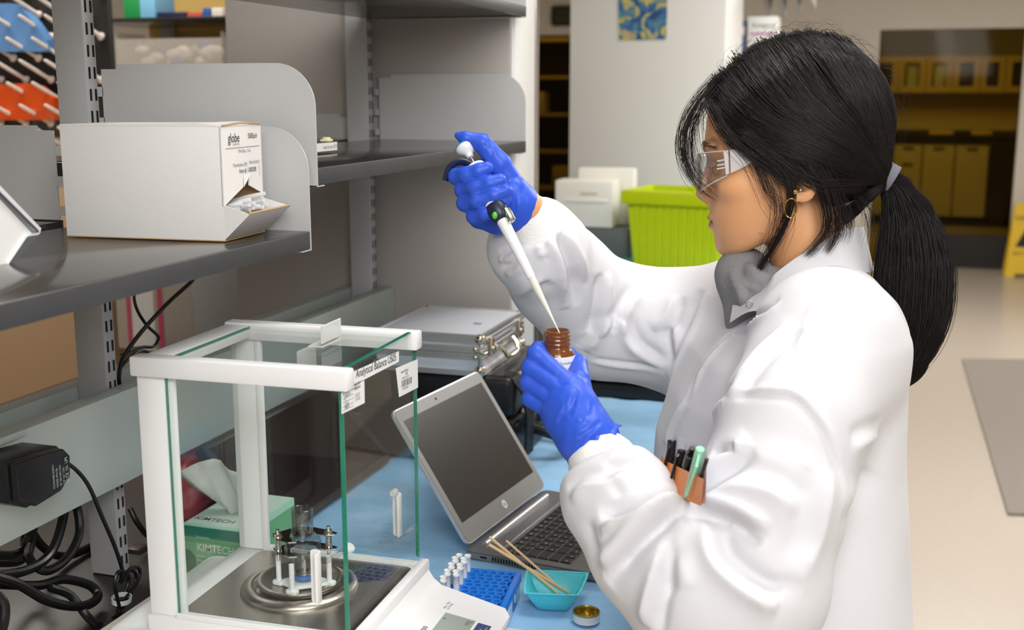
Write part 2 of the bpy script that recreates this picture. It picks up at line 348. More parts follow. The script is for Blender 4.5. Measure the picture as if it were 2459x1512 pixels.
# ------------------------------------------------------------------ wire shelf with boxes right of the column
SY = 5.6
wsx0, wsx1 = float(aty(1738, 100, SY)[0]), float(aty(1900, 100, SY)[0]); wsz = float(aty(1790, 142, SY)[2])
ws = thing('wall_shelf', 'high wall shelf with brackets behind the head', 'shelf', ((wsx0+wsx1)/2, SY+.2, wsz))
obj('board', MB().box((wsx0-.02, SY-.06, wsz-.075), (wsx0+.14, SY+.6, wsz-.001), .003), mat('shelf_brown', s2l(96, 84, 74), .6), ws, True)
uz = float(aty(1800, 30, SY)[2]); obj('upper_board', MB().box((wsx0-.02, SY-.1, uz+.12), (wsx1+.1, SY+.6, uz+.14), .003), mat('dark_shelf', s2l(70, 64, 60), .5), ws, True)
obj('side_panel', MB().box((wsx0-.03, SY+.02, wsz-.075), (wsx0-.021, SY+.6, uz+.119), .003), M_['panel'], ws, True)
for k in range(4): obj('bracket', MB().prism([(SY-.08, uz+.119), (SY+.5, uz+.119), (SY+.5, uz-.02+.02*k), (SY+.25, uz+.06)], wsx1-.16+k*.07, wsx1-.14+k*.07, 'x'), M_['shelf_grey'], ws, True)
x0, z0 = float(aty(1742, 140, SY)[0]), wsz; x1, z1 = float(aty(1790, 48, SY)[0]), float(aty(1790, 48, SY)[2])
b1 = thing('carton', 'blue and white product box on the high shelf behind the head', 'box', ((x0+x1)/2, SY, z0)); obj('shell', MB().box((x0, SY, z0), (x1, SY+.15, z1), .002), M_['paper'], b1, True); obj('blue_band', MB().box((x0+.001, SY-.001, z1-.03), (x1-.001, SY-.0002, z1-.002)), mat('box_blue', s2l(40, 96, 186), .5), b1, True); obj('picture', MB().box((x0+.03, SY-.001, z0+.01), (x1-.002, SY-.0002, z0+.11)), mat('box_blue2', s2l(48, 116, 190), .5, var=.4, vscale=20), b1, True)
x0, x1 = float(aty(1794, 140, SY)[0]), float(aty(1868, 40, SY)[0]); z1 = float(aty(1830, 40, SY)[2])
b2 = thing('carton', 'white box with a pink stripe on the high shelf behind the head', 'box', ((x0+x1)/2, SY, z0)); obj('shell', MB().box((x0, SY-.02, z0), (x1, SY+.16, z1), .002), M_['paper'], b2, True); obj('stripe', MB().box((x0+.012, SY-.021, z1-.082), (x1-.01, SY-.0202, z1-.072)), mat('stripe_pink', s2l(206, 120, 170), .5), b2, True)
text('print', 'Kimgard', .03, frame((x0+.02, SY-.0212, z1-.04), (1, 0, 0), (0, 0, 1)), M_['ink_grey'], b2)
# ------------------------------------------------------------------ cabinet room behind the amber glass
AY = 15.0
cab_m = mat('cabinet_wood', s2l(226, 205, 150), .5); dk = mat('cabinet_void', s2l(60, 50, 36), .4); wht = mat('cabinet_white', s2l(230, 224, 212), .5)
Ax = lambda px: float(aty(px, 300, AY)[0]); Az = lambda py: float(aty(2300, py, AY)[2])
def wallcab(px0, px1, label):
    x0, x1 = Ax(px0), Ax(px1); z0, z1 = Az(222), Az(135)
    c = thing('wall_cabinet', label, 'cabinet', ((x0+x1)/2, AY, z0), group='glazed wall cabinets'); obj('carcass', MB().box((x0+.005, AY, z0), (x1-.005, AY+.4, z1)), dk, c, True)
    f = MB(); s = .07; f.box((x0+.004, AY-.02, z0), (x0+s, AY-.001, z1)).box((x1-s, AY-.02, z0), (x1-.004, AY-.001, z1)).box((x0+s, AY-.02, z0), (x1-s, AY-.001, z0+s)).box((x0+s, AY-.02, z1-s), (x1-s, AY-.001, z1))
    d = obj('door', f, cab_m, c, True); obj('pane', MB().box((x0+s, AY-.012, z0+s), (x1-s, AY-.008, z1-s)), M_['acrylic'], d, True, smooth=0)
    return c
for k, (a, b) in enumerate(((2080, 2150), (2150, 2215), (2215, 2280), (2280, 2345), (2345, 2405), (2405, 2470))):
    c = wallcab(a, b, 'glass-fronted wall cabinet behind the amber window, number %s from the left' % ['one', 'two', 'three', 'four', 'five', 'six'][k])
    if k in (1, 2): x0, x1 = Ax(a)+.10, Ax(b)-.09; obj('stored_sheet', MB().box((x0, AY-.005, Az(212)), (x1, AY-.001, Az(158))), mat('pale_sheet', s2l(220, 228, 235), .5), c, True)
bcn = thing('counter', 'dark-topped counter with white base cabinets in the amber-lit room', 'counter', (Ax(2280), AY, 0))
obj('top', MB().box((Ax(2040), AY-.35, Az(342)), (Ax(2475), AY+.4, Az(322))), mat('counter_black', s2l(44, 38, 30), .4), bcn, True); obj('ledge', MB().box((Ax(2040), AY+.1, Az(312)), (Ax(2475), AY+.4, Az(302))), wht, bcn, True)
obj('splash', MB().box((Ax(2040), AY+.38, Az(302)), (Ax(2475), AY+.42, Az(222))), cab_m, bcn, True)
for k, (a, b) in enumerate(((2060, 2150), (2150, 2218), (2218, 2295), (2295, 2375), (2375, 2475))):
    d = obj('front', MB().box((Ax(a)+.01, AY-.33, .12), (Ax(b)-.01, AY-.31, Az(345))), wht if k < 4 else dk, bcn, True)
    for j in range(4 if k == 1 else 1): obj('pull', MB().box(((Ax(a)+Ax(b))/2-.06, AY-.345, Az(352)-.02-.19*j), ((Ax(a)+Ax(b))/2+.06, AY-.331, Az(352)-.19*j)), dk, d, True)
obj('kick', MB().box((Ax(2050), AY-.28, 0), (Ax(2470), AY-.24, .119)), dk, bcn, True)
for px, pw_ in ((2230, 60), (2330, 50)): tag(obj('folded_cloth', MB().box((Ax(px), AY-.34, Az(322)+.001), (Ax(px)+pw_*.0045, AY-.1, Az(312)), .01), mat('yellow_cloth', s2l(236, 206, 110), .8)), 'yellow folded pack on the counter behind the amber window, %s one' % ('left' if px < 2300 else 'right'), 'pack')
tag(area('cabinet_room_light', (.3, 13.4, 2.7), (.3, 14.2, 0), 1.4, 60, (1, .92, .75)), None); area('cabinet_room_light', (-3.8, 12.6, 2.7), (-3.8, 13, 0), 1.4, 22, (1, .92, .75))
# shelf wall seen through the left amber opening
lsx = thing('store_rack', 'tall dark storage rack behind the left amber window', 'rack', (-3.9, 13.3, 0))
for k in range(5): obj('board', MB().box((-5.0, 13.0, .45+.42*k), (-2.6, 13.5, .48+.42*k)), cab_m, lsx, True)
obj('back', MB().box((-5.0, 13.51, 0), (-2.6, 13.54, 2.4)), dk, lsx, True)
for k in range(6): tag(obj('stored_tub', MB().box((-4.8+.36*k, 13.02, .482+.42*(k % 3)+.001), (-4.55+.36*k, 13.3, .482+.42*(k % 3)+.24), .02), [cab_m, mat('tub_red', s2l(120, 40, 30), .5), wht][k % 3]), 'storage tub %s on the rack behind the left amber window' % ['first', 'second', 'third', 'fourth', 'fifth', 'sixth'][k], 'tub', 'tubs on the storage rack')
# ------------------------------------------------------------------ floor mat and wet-floor sign
m4 = [Vector(atz(x, y, 0)) for x, y in ((2310, 865), (2640, 868))]; mn = [Vector(atz(2420, 1238, 0)), Vector(atz(2760, 1250, 0))]
fm_ = MB().raw([(p.x, p.y, .0005) for p in (mn[0], mn[1], m4[1], m4[0])]+[(p.x, p.y, .012) for p in (mn[0], mn[1], m4[1], m4[0])], [(3, 2, 1, 0), (4, 5, 6, 7), (0, 1, 5, 4), (1, 2, 6, 5), (2, 3, 7, 6), (3, 0, 4, 7)])
tag(obj('floor_mat', fm_, mat('mat_grey', s2l(140, 132, 124), .9, bump=.4, bscale=60), smooth=0), 'grey anti-fatigue floor mat in the aisle', 'mat')
wsn = atz(2412, 664, 0); wy = float(wsn[1]); wx = float(wsn[0]); yel = mat('caution_yellow', s2l(236, 196, 30), .45)
wf = thing('caution_sign', 'yellow folding wet floor sign at the right edge', 'floor sign', (wx+.15, wy, 0))
for s in (0, 1):
    A0 = MB().prism([(wx, .0), (wx+.07, .0), (wx+.085, .03), (wx+.215, .03), (wx+.23, .0), (wx+.30, .0), (wx+.25, .62), (wx+.05, .62)], 0, .018, 'y', 0, Matrix.Translation((0, wy+.02+.16*s, 0)) if False else None)
    bmesh.ops.transform(A0.bm, matrix=Matrix.Translation((0, wy+(.0 if s == 0 else .22), 0)) @ Matrix.Shear('XZ', 4, (0, 0)) if False else Matrix.Translation((0, wy+(.0 if s == 0 else .24), .0)), verts=A0.bm.verts)
    for v in A0.bm.verts: v.co.y += (.1 if s == 0 else -.1)*v.co.z/.62
    p_ = obj('panel', A0, yel, wf, True, smooth=0)
    if s == 0:
        text('caution_print', 'CAUTION', .045, frame((wx+.055, wy+.068, .50), (1, 0, 0), (0, .16, 1)), M_['ink'], p_); obj('pictogram', MB().raw([(wx+.15, wy+.055, .42), (wx+.07, wy+.028, .26), (wx+.23, wy+.028, .26)], [(0, 1, 2)]), M_['ink'], p_, True, smooth=0)
        text('caution_print', 'WET FLOOR', .035, frame((wx+.05, wy+.026, .2), (1, 0, 0), (0, .16, 1)), M_['ink'], p_)
obj('top_hinge', MB().cyl((wx+.06, wy+.12, .615), (wx+.24, wy+.12, .615), .012), yel, wf, True)
# ------------------------------------------------------------------ beyond the shelving on the left
# drying peg board with trays
PBY = 2.75
pl_, pr2 = float(aty(-140, 100, PBY)[0]), float(aty(264, 100, PBY)[0]); pzt, pzb = float(aty(100, -90, PBY)[2]), float(aty(100, 330, PBY)[2])
pbd = thing('peg_board', 'black drying board with white pegs behind the shelving', 'peg board', ((pl_+pr2)/2, PBY, pzb))
obj('board', MB().box((pl_, PBY, pzb), (pr2, PBY+.02, pzt), .003), mat('peg_black', s2l(26, 24, 23), .5), pbd, True)
pgm = MB().lathe([(.011, 0), (.0115, .004), (.008, .010), (.0055, .014), (.0048, .10), (.0035, .112), (0, .115)], 14).mesh('peg'); pgm.materials.append(mat('peg_white', s2l(222, 212, 204), .5)); pgm.polygons.foreach_set('use_smooth', [True]*len(pgm.polygons))
for j in range(9):
    for i in range(9):
        px, py = 25+i*60-(j % 2)*30-60*1, -85+j*52
        q = aty(px+10, py+18, PBY-.001)
        if q[0] > pr2-.01 or q[0] < pl_+.01: continue
        piece('peg', pgm, pbd, (float(q[0])-pbd.location.x, -.001, float(q[2])-pbd.location.z), (R(90+-28), 0, R(-14)))
def tray(name, pts, m, label):
    Q_ = [aty(x, y, PBY-.055) for x, y in pts]; n = len(Q_)
    lo3 = [tuple(p) for p in Q_]; hi3 = [tuple(p+np.array((0, .03, 0))) for p in Q_]
    return tag(obj(name, MB().raw(lo3+hi3, [tuple(range(n)), tuple(range(2*n-1, n-1, -1))]+[(i, (i+1) % n, n+(i+1) % n, n+i) for i in range(n)]), m, smooth=0), label, 'tray')
tray('drying_tray', [(-60, 8), (20, 8), (45, 12), (80, 50), (112, 95), (118, 124), (-60, 124)], mat('tray_blue', s2l(92, 136, 190), .4), 'blue plastic tray hanging on the drying pegs')
tray('drying_tray', [(-60, 203), (60, 200), (90, 206), (126, 236), (132, 288), (-60, 288)], mat('tray_orange', s2l(206, 74, 10), .4), 'orange plastic tray hanging on the drying pegs')
# far wall unit with tub of bags, boxes
FY = 3.3
fx0, fx1 = float(aty(262, 80, FY)[0]), float(aty(548, 80, FY)[0]); fz = float(aty(400, 42, FY)[2]); fb = float(aty(400, 165, FY)[2])
fs = thing('rear_shelf', 'dark rear shelf holding boxes beyond the shelving', 'shelf', ((fx0+fx1)/2, FY+.2, fz))
obj('board', MB().box((fx0-.1, FY-.02, fz-.012), (fx1+.1, FY+.35, fz), .002), M_['laminate'], fs, True); obj('board', MB().box((fx0-.1, FY-.02, fb-.03), (fx1+.1, FY+.35, fb-.012), .002), M_['laminate'], fs, True)
obj('back', MB().box((fx0-.1, FY+.36, fb-.4), (fx1+.1, FY+.37, fz+.4)), mat('rear_tan', s2l(206, 172, 100), .6), fs, True); obj('upright', MB().box((float(aty(385, 80, FY+.33)[0]), FY+.33, fb-.3), (float(aty(408, 80, FY+.33)[0]), FY+.355, fz+.3)), M_['post_grey'], fs, True)
bi0, bi1 = float(aty(276, 100, FY)[0]), float(aty(532, 100, FY)[0]); bzt = float(aty(400, 100, FY)[2])
tb = thing('clear_tub', 'clear tub full of small bagged parts on the rear shelf', 'tub', ((bi0+bi1)/2, FY+.08, fb-.0115))
g_ = MB().box((bi0, FY, fb-.0115), (bi1, FY+.003, bzt+.01)).box((bi0, FY+.16, fb-.0115), (bi1, FY+.163, bzt+.02)).box((bi0, FY+.003, fb-.0115), (bi0+.003, FY+.16, bzt+.03)).box((bi1-.003, FY+.003, fb-.0115), (bi1, FY+.16, bzt+.03))
obj('walls', g_, mat('cloudy_plastic', s2l(205, 198, 188), .3, alpha=.35), tb, True, smooth=0)
rb = random.Random(9); bgm = [mat('bag_clear', s2l(206, 192, 178), .3, bump=.5, bscale=60), mat('bag_white', s2l(222, 214, 206), .35), mat('bag_blue', s2l(52, 62, 150), .4)]
for k in range(22):
    cxx = bi0+.03+(bi1-bi0-.06)*rb.random(); m_ = blob((cxx, FY+.035+.08*rb.random(), fb+.012+.075*rb.random()), (.03, .022, .02 if k % 4 else .03), 20+k, .25, 14, 10) if 'blob' in globals() else None
    if m_ is None: m_ = MB().sphere((cxx, FY+.035+.08*rb.random(), fb+.015+.07*rb.random()), .024, 12, (1.2, .8, .8))
    tag(obj('parts_bag', m_, bgm[(k*7) % 3 if k % 2 else 0]), 'small plastic bag of parts in the clear tub', 'bag', 'bags in the clear tub')
for k, (a, b, h, c, lb_) in enumerate(((292, 330, 60, s2l(30, 140, 70), 'green box on the upper rear shelf'), (331, 368, 60, s2l(120, 180, 214), 'light blue box on the upper rear shelf'), (372, 440, 14, s2l(30, 32, 74), 'flat navy box on the upper rear shelf'), (444, 480, 12, s2l(196, 80, 70), 'flat red box on the upper rear shelf'), (482, 500, 22, s2l(40, 90, 170), 'narrow blue box on the upper rear shelf'), (503, 530, 22, s2l(222, 214, 204), 'small white box on the upper rear shelf'))):
    xa, xb = float(aty(a, 20, FY)[0]), float(aty(b, 20, FY)[0]); tag(obj('stored_box', MB().box((xa, FY+.01, fz+.0005), (xb, FY+.12, fz+h*.00125), .002), mat('box_%d' % k, c, .5)), lb_, 'box')
# small clear block seen beside the first post, tan carton and striped sheet behind the beam
q0, q1 = aty(73, 262, 1.62), aty(150, 302, 1.62); ab = thing('acrylic_block', 'small clear acrylic box on the rear lower shelf', 'acrylic box', (float(q0[0]+q1[0])/2, 1.62, float(q1[2])))
obj('wall', MB().box((float(q0[0]), 1.62, float(q1[2])-.1), (float(q0[0])+.006, 1.66, float(q0[2])), .001).box((float(q0[0])+.0061, 1.656, float(q1[2])-.1), (float(q1[0]), 1.66, float(q0[2])), .001), M_['acrylic'], ab, True)
obj('base', MB().box((float(q0[0]), 1.60, 1.4625), (float(q1[0])+.02, 1.68, float(q1[2])-.1005), .001), M_['acrylic'], ab, True)
tan = mat('tan_carton', s2l(196, 164, 130), .7, bump=.1, bscale=200)
tx0, tx1 = float(aty(-260, 800, 2.46)[0]), float(aty(268, 800, 2.46)[0])
tcn = thing('tan_carton', 'large tan cardboard carton behind the cross beams', 'carton', ((tx0+tx1)/2, 2.6, BZ))
obj('shell', MB().box((tx0, 2.46, BZ-.9), (tx1, 2.8, 1.34), .004), tan, tcn, True)
tx = float(aty(60, 780, 2.459)[0]); obj('tape', MB().box((tx-.05, 2.4585, 1.20), (tx+.03, 2.4597, 1.339)), mat('brown_tape', s2l(170, 124, 70), .4), tcn, True)
SX = -1.62
stp = thing('striped_carton', 'white carton with pink stripes behind the wires', 'carton', (-1.5, 2.55, BZ))
sp0, sp1 = aty(278, 780, 2.45), aty(468, 780, 2.45)
obj('shell', MB().box((float(sp0[0])+.004, 2.45, BZ+.001), (float(sp1[0]), 2.7, 1.40), .003), mat('carton_white', s2l(206, 196, 186), .6), stp, True)
for px in (312, 386): xx = float(aty(px, 780, 2.449)[0]); obj('stripe', MB().box((xx-.006, 2.4480, BZ+.002), (xx+.008, 2.4495, 1.398)), mat('pink_stripe', s2l(206, 84, 116), .6), stp, True)
xx, xy = float(aty(330, 780, 2.449)[0]), float(aty(376, 780, 2.449)[0]); obj('white_panel', MB().box((xx-.015, 2.4485, BZ+.002), (xy-.005, 2.4496, 1.398)), M_['paper'], stp, True)
gp0, gp1 = aty(462, 720, 2.4), aty(580, 720, 2.4); gpn = thing('grey_cabinet_panel', 'grey cabinet side standing behind the partition edge', 'panel', (float(gp0[0]+gp1[0])/2, 2.42, BZ)); obj('sheet', MB().box((float(gp0[0]), 2.40, BZ+.001), (float(gp1[0]), 2.44, 1.43), .004), M_['post_grey'], gpn, True)
# ------------------------------------------------------------------ shelving unit
SXF, SXB = -.65, -.954
sh = thing('lab_shelving', 'grey slotted steel shelving with dark laminate shelves above the bench', 'shelving', (-.98, 1.65, BZ))
def slots(y0, y1, zlo, zhi, off):
    b = MB(); z = zlo+off
    while z < zhi:
        for yy in (y0+(y1-y0)*.30, y0+(y1-y0)*.74): b.box((SXB-.004, yy-.0017, z), (SXB+.0006, yy+.0017, z+.0145))
        z += .0268
    return b
for (y0, y1) in ((1.2375, 1.260), (2.060, 2.085)):
    p = obj('upright_post', MB().box((-.999, y0, BZ+.001), (SXB, y1, 2.6), .002), M_['post_grey'], sh, True)
    obj('slots', slots(y0, y1, BZ+.01, 2.5, .004 if y0 < 2 else .01), M_['slot'], p, True, smooth=0, label='two rows of dark punched slots')
    # far-side row of slots is out of view
def shelf(y0, y1, zt, th, xf=SXF, xb=SXB):
    s = obj('shelf', MB().box((xb, y0, zt-th), (xf-.004, y1, zt), .0015), M_['laminate'], sh, True, label='dark speckled laminate shelf')
    d = 1 if xf > xb else -1
    obj('edge_strip', MB().box((min(xf-.004*d, xf), y0, zt-th), (max(xf-.004*d, xf), y1, zt), .0012), M_['laminate_edge'], s, True)
    return s
shelf(.35, 1.2335, 1.389, .021); shelf(.35, 1.2335, 1.775, .02); shelf(1.2585, 2.098, 1.462, .0205); shelf(1.2585, 2.098, 1.706, .019)
shelf(.35, 1.2335, 1.389, .021, -1.3, -1.002); shelf(1.2585, 2.098, 1.462, .02, -1.3, -1.002)
def divider(y, zb, zt, sgn=1, flange=1):
    xf, xb = (SXF, SXB+.008) if sgn > 0 else (-1.302, -1.006)
    r = .052; s = 1 if xf > xb else -1
    pts = [(xb, zb+.012), (xb, zt-.006), (xb+s*.025, zt-.006), (xb+s*.025, zt)]
    pts += [(xf-s*r+s*r*math.sin(R(a)), zt-r+r*math.cos(R(a))) for a in range(0, 91, 6)]
    pts += [(xf, zb), (xb+s*.05, zb)]
    m = MB().prism(pts, y, y+.0016, 'y')
    if flange: m.box((min(xf, xb)+.01, y, zb-.0002), (max(xf, xb)-.001, y+.02*flange, zb+.0014))
    d = obj('end_divider', m, M_['shelf_grey'], sh, True)
    for k in range(3):
        obj('hook', MB().box((xb-s*.010, y, zb+.03+.038*k), (xb+s*.001, y+.0016, zb+.042+.038*k)), M_['shelf_grey'], d, True)
divider(1.2345, 1.366, 1.511, 1, -1); divider(1.2565, 1.4395, 1.585, 1, 1); divider(2.094, 1.4395, 1.585, 1, -1)
divider(1.2345, 1.366, 1.5095, -1, -1); divider(2.094, 1.4395, 1.5095, -1, -1); divider(2.094, 1.685, 1.83, 1, -1)
# brackets below the middle shelf (black)
obj('shelf_bracket', MB().prism([(-.95, 1.44), (-.69, 1.44), (-.72, 1.428), (-.95, 1.405)], 2.05, 2.066, 'y'), M_['plastic_black'], sh, True)
obj('shelf_bracket', MB().prism([(-.95, 1.44), (-.69, 1.44), (-.72, 1.428), (-.95, 1.405)], 1.275, 1.287, 'y'), M_['plastic_black'], sh, True)
obj('cross_beam', MB().box((-.953, .3, 1.050), (-.925, 2.104, 1.172), .002), M_['beam'], sh, True, label='pale grey-green front cross beam')
obj('cross_beam', MB().box((-1.028, .3, 1.050), (-1.000, 2.104, 1.172), .002), M_['beam'], sh, True, label='pale grey-green rear cross beam')
obj('beam_joiner', MB().box((-.9248, .7, 1.167), (-.917, 1.043, 1.1755), .002), M_['beam'], sh, True)
# ------------------------------------------------------------------ stone slab and analytical balance
SZ = .945
tag(obj('balance_slab', MB().box((-.835, .72, BZ+.001), (-.275, 1.192, SZ-.0005), .003), mat('pale_stone', s2l(226, 222, 214), .35, var=.04, vscale=30)), 'pale stone slab under the analytical balance', 'slab')
bo = (-.739, 1.007, SZ)
bal = thing('analytical_balance', 'white analytical balance with glass draft chamber on stone slab', 'balance', bo, R(2.0))
BA, BB, ZF, ZT = .236, .203, .050, .336
PW = mat('balance_white', s2l(238, 238, 238), .32, bump=.02, bscale=500, var=.012, vscale=18)
MBal = wmat(bal)
def bl(a, b, z): return MBal @ Vector((a, b, z))
def onp(px, py, P0, N):
    d = Vector(ray(px, py)); c = Vector(CAM); return c + d*((Vector(P0)-c).dot(Vector(N))/d.dot(Vector(N)))
def bonp(px, py, a=None, b=None, z=None):
    n = Vector((1, 0, 0)) if a is not None else Vector((0, 1, 0)) if b is not None else Vector((0, 0, 1))
    p = Vector((a or 0, b or 0, z or 0)); return MBal.inverted() @ onp(px, py, MBal @ p, MBal.to_3x3() @ n)
# lower housing
obj('housing', MB().prism(rrect(-.046, -.018, BA+.004, BB+.002, .012), .006, .030, 'z', .003), PW, bal)
for fx, fy in ((-.02, .01), (-.02, BB-.02), (.3, .03), (.3, BB-.03)): obj('foot', MB().cyl((fx, fy, .0), (fx, fy, .008), .012), M_['plastic_black'], bal)
# chamber plinth
obj('plinth', MB().box((-.002, -.004, .030), (BA+.001, BB+.002, ZF-.002), .002), PW, bal)
obj('lip', MB().box((BA+.0012, -.004, .02), (BA+.013, BB+.002, ZF+.008), .003), PW, bal)
for s, b0 in ((0, -.0045), (1, BB-.0075)):
    obj('door_track', MB().box((.034, b0, ZF-.0021), (BA, b0+.003, ZF+.004), .0006).box((.034, b0+.0075, ZF-.0021), (BA, b0+.0095, ZF+.003), .0006), PW, bal)
obj('chamber_floor', MB().prism(rrect(.032, .010, BA-.001, BB-.012, .014), ZF-.002, ZF+.0005, 'z'), M_['steel'], bal, label='brushed steel chamber floor')
# console
prof = [(BA+.0132, .004), (BA+.0132, .046), (BA+.020, .036), (BA+.030, .029), (BA+.048, .025), (.348, .0145), (.356, .010), (.356, .004)]
cb = bmesh.new(); rows = []
for a, z in prof:
    inset = .010 + max(0, (a-.335)/.021)**2*.016 if a > .335 else .004+max(0, (a-BA-.013))*.06
    rows.append([cb.verts.new((a, -.004+inset+(BB+.004-2*inset)*i/8, z)) for i in range(9)])
for r0, r1 in zip(rows, rows[1:]):
    for i in range(8): cb.faces.new((r0[i], r0[i+1], r1[i+1], r1[i]))
for e in (0, 8): cb.faces.new([r[e] for r in rows])
cb.faces.new([v for v in rows[0]]+[v for v in rows[-1][::-1]])
bmesh.ops.recalc_face_normals(cb, faces=cb.faces)
cm = MB(); cm._add(cb)
con = obj('console', cm, PW, bal, smooth=60)
# sloping console face frame: x along +b, y up the slope (towards -a)
sl0 = Vector((BA+.048, 0, .025)); sl1 = Vector((.348, 0, .0145)); sd = (sl0-sl1).normalized(); sn = Vector((0, 1, 0)).cross(sd)
def cons(a, b, off=.0004):
    t = (a-sl0.x)/(sl1.x-sl0.x); p = sl0.lerp(sl1, t); return Vector((p.x, b, p.z))+sn*off
def consM(a, b, off=.0006): return MBal @ frame(cons(a, b, off), (0, 1, 0), sd)
def plate(name, a0, a1, b0, b1, m, par, off=.0005, th=.0006):
    c = [cons(a0, b0, off), cons(a0, b1, off), cons(a1, b1, off), cons(a1, b0, off)]
    lo = [p-sn*th for p in c]
    return obj(name, MB().raw([*c, *lo], [(0, 1, 2, 3), (7, 6, 5, 4), (0, 4, 5, 1), (1, 5, 6, 2), (2, 6, 7, 3), (3, 7, 4, 0)]), m, par, smooth=0)
plate('display', .2915, .3275, .045, .138, mat('lcd_glass', s2l(158, 168, 160), .15), con)
plate('keypad', .331, .3465, .03, .136, mat('keypad_blue', s2l(62, 72, 122), .35), con)
lc = mat('lcd_digit', s2l(96, 104, 100), .4)
text('lcd_digits', '0.00', .026, consM(.312, .052), lc, con); text('lcd_digits', 'mg', .010, consM(.3205, .122), lc, con); text('lcd_digits', '88', .004, consM(.295, .122), lc, con)
text('key_print', '\u21B5', .006, consM(.3385, .118), M_['ink_white'], con); text('key_print', 'Menu', .003, consM(.343, .124), M_['ink_white'], con)
text('brand_print', 'METTLER TOLEDO', .0072, consM(.2835, .048), M_['ink_blue'], con, sx=.8, off=.0001)
text('range_print', 'Max  110g\nd= 0.1mg', .0042, consM(.289, .146), M_['ink_grey'], con)
# frame: two rear posts, top bars
obj('rear_post', MB().box((.0, .0, .0481), (.033, .008, .315), .0015).box((.033, .0035, .0481), (.041, .010, .315), .001), PW, bal)
obj('rear_post', MB().box((.0, BB-.008, .0481), (.033, BB, .315), .0015).box((.033, BB-.010, .0481), (.041, BB-.0035, .315), .001), PW, bal)
for k, (b0, b1) in enumerate(((-.006, .0135), (BB-.0135, BB+.006))):
    obj('top_bar', MB().box((-.004, b0, .3145), (BA+.006, b1, ZT), .0025), PW, bal)
obj('top_bar', MB().box((-.002, .014, .318), (.030, BB-.014, ZT-.003), .0015), PW, bal)
# glazing
GL = M_['glass']; GE = M_['glass_edge']
def pane(name, lo, hi, edges, ed=.0011):
    g = obj(name, MB().box(lo, hi), GL, bal, smooth=0)
    for e in edges: obj('glass_edge', MB().box(*e), GE, g, smooth=0)
    return g
fx0, fx1 = BA-.0045, BA-.0005
pane('front_glass', (fx0, -.001, ZF+.0085), (fx1, BB+.001, ZT-.0005), [((fx0-.0002, -.0018, ZF+.0085), (fx1+.0002, -.001, .314)), ((fx0-.0002, BB+.001, ZF+.0085), (fx1+.0002, BB+.0018, .314)), ((fx0-.0002, .014, ZT-.0005), (fx1+.0002, BB-.014, ZT+.0005))])
d1 = pane('side_door', (.036, -.0012, ZF+.002), (fx0-.001, .0016, .3142), [((.0352, -.0014, ZF+.002), (.036, .0018, .3142)), ((fx0-.001, -.0014, ZF+.002), (fx0-.0003, .0018, .3142))])
d2 = pane('side_door', (.036, BB-.0016, ZF+.002), (fx0-.001, BB+.0012, .3142), [((.0352, BB-.0018, ZF+.002), (.036, BB+.0014, .3142))])
pane('rear_glass', (.006, .0105, .052), (.009, BB-.0105, .3175), [])
tp = pane('top_door', (.031, .0138, ZT-.0065), (fx0-.001, BB-.0138, ZT-.0035), [((.0302, .0138, ZT-.0065), (.031, BB-.0138, ZT-.0035))])
frost = mat('frosted_plastic', s2l(226, 228, 226), .35, alpha=.72)
obj('handle', MB().prism(rrect(.165, .337, .1675, .357, .001), .100, .148, 'y').box((.150, .100, ZT-.003), (.167, .148, ZT-.0015)), frost, tp)
obj('handle', MB().prism(rrect(.138, .300, .1395, .328, .0005), .095, .140, 'y'), frost, tp)
def door_handle(b, par, sgn, ax, za, zb):
    h = MB().prism(rrect(ax, za, ax+.011, zb, .003), min(b, b+sgn*.0015), max(b, b+sgn*.0015), 'y')
    h.box((ax+.008, min(b, b+sgn*.010), za+.002), (ax+.011, max(b, b+sgn*.010), zb-.002), .0008)
    return obj('handle', h, M_['plastic_white'] if sgn < 0 else frost, par)
door_handle(-.0013, d1, -1, float(bonp(742, 1400, b=-.008).x), float(bonp(750, 1452, b=-.008).z), float(bonp(750, 1324, b=-.008).z))
hx = float(bonp(946, 1240, b=BB).x); door_handle(BB-.0017, d2, -1, hx, float(bonp(955, 1292, b=BB-.01).z), float(bonp(955, 1187, b=BB-.01).z))
obj('knob', MB().cyl((hx+.004, BB-.003, .140), (hx+.004, BB-.014, .140), .004, bev=.0008), frost, d2)
# stickers on the front glass
def sticker(name, pxs, par, m, off=.0006):
    c = [bonp(x, y, a=fx1+off) for x, y in pxs]; lo = [p-Vector((.0004, 0, 0)) for p in c]
    o = obj(name, MB().raw([*c, *lo], [(0, 1, 2, 3), (7, 6, 5, 4), (0, 4, 5, 1), (1, 5, 6, 2), (2, 6, 7, 3), (3, 7, 4, 0)]), m, par, smooth=0); return o, c
fg = [o for o in bpy.data.objects if o.name.startswith('front_glass')][0]
def stM(px, py, off=.0009, p2=None):
    p = bonp(px, py, a=fx1+off); ex = (0, 1, 0)
    if p2: q = bonp(*p2, a=fx1+off); ex = q-p
    return MBal @ frame(p, ex, (0, 0, 1))
st, c = sticker('name_label', [(838, 897), (958, 843), (958, 868), (840, 929)], fg, M_['paper'])
L = (bonp(951, 862, a=fx1)-bonp(855, 905, a=fx1)).length
t = text('label_print', 'Analytical Balance US05', .0125, stM(855, 899, .0009, (951, 856)), M_['ink'], st)
me = t.data; ext = max(v.co.y for v in me.vertices)-min(v.co.y for v in me.vertices); y0 = min(v.co.y for v in me.vertices)
for v in me.vertices: v.co.y = y0+(v.co.y-y0)*(L/ext)
st, c = sticker('calibration_label', [(820, 944), (875, 913), (876, 967), (821, 994)], fg, M_['paper'])
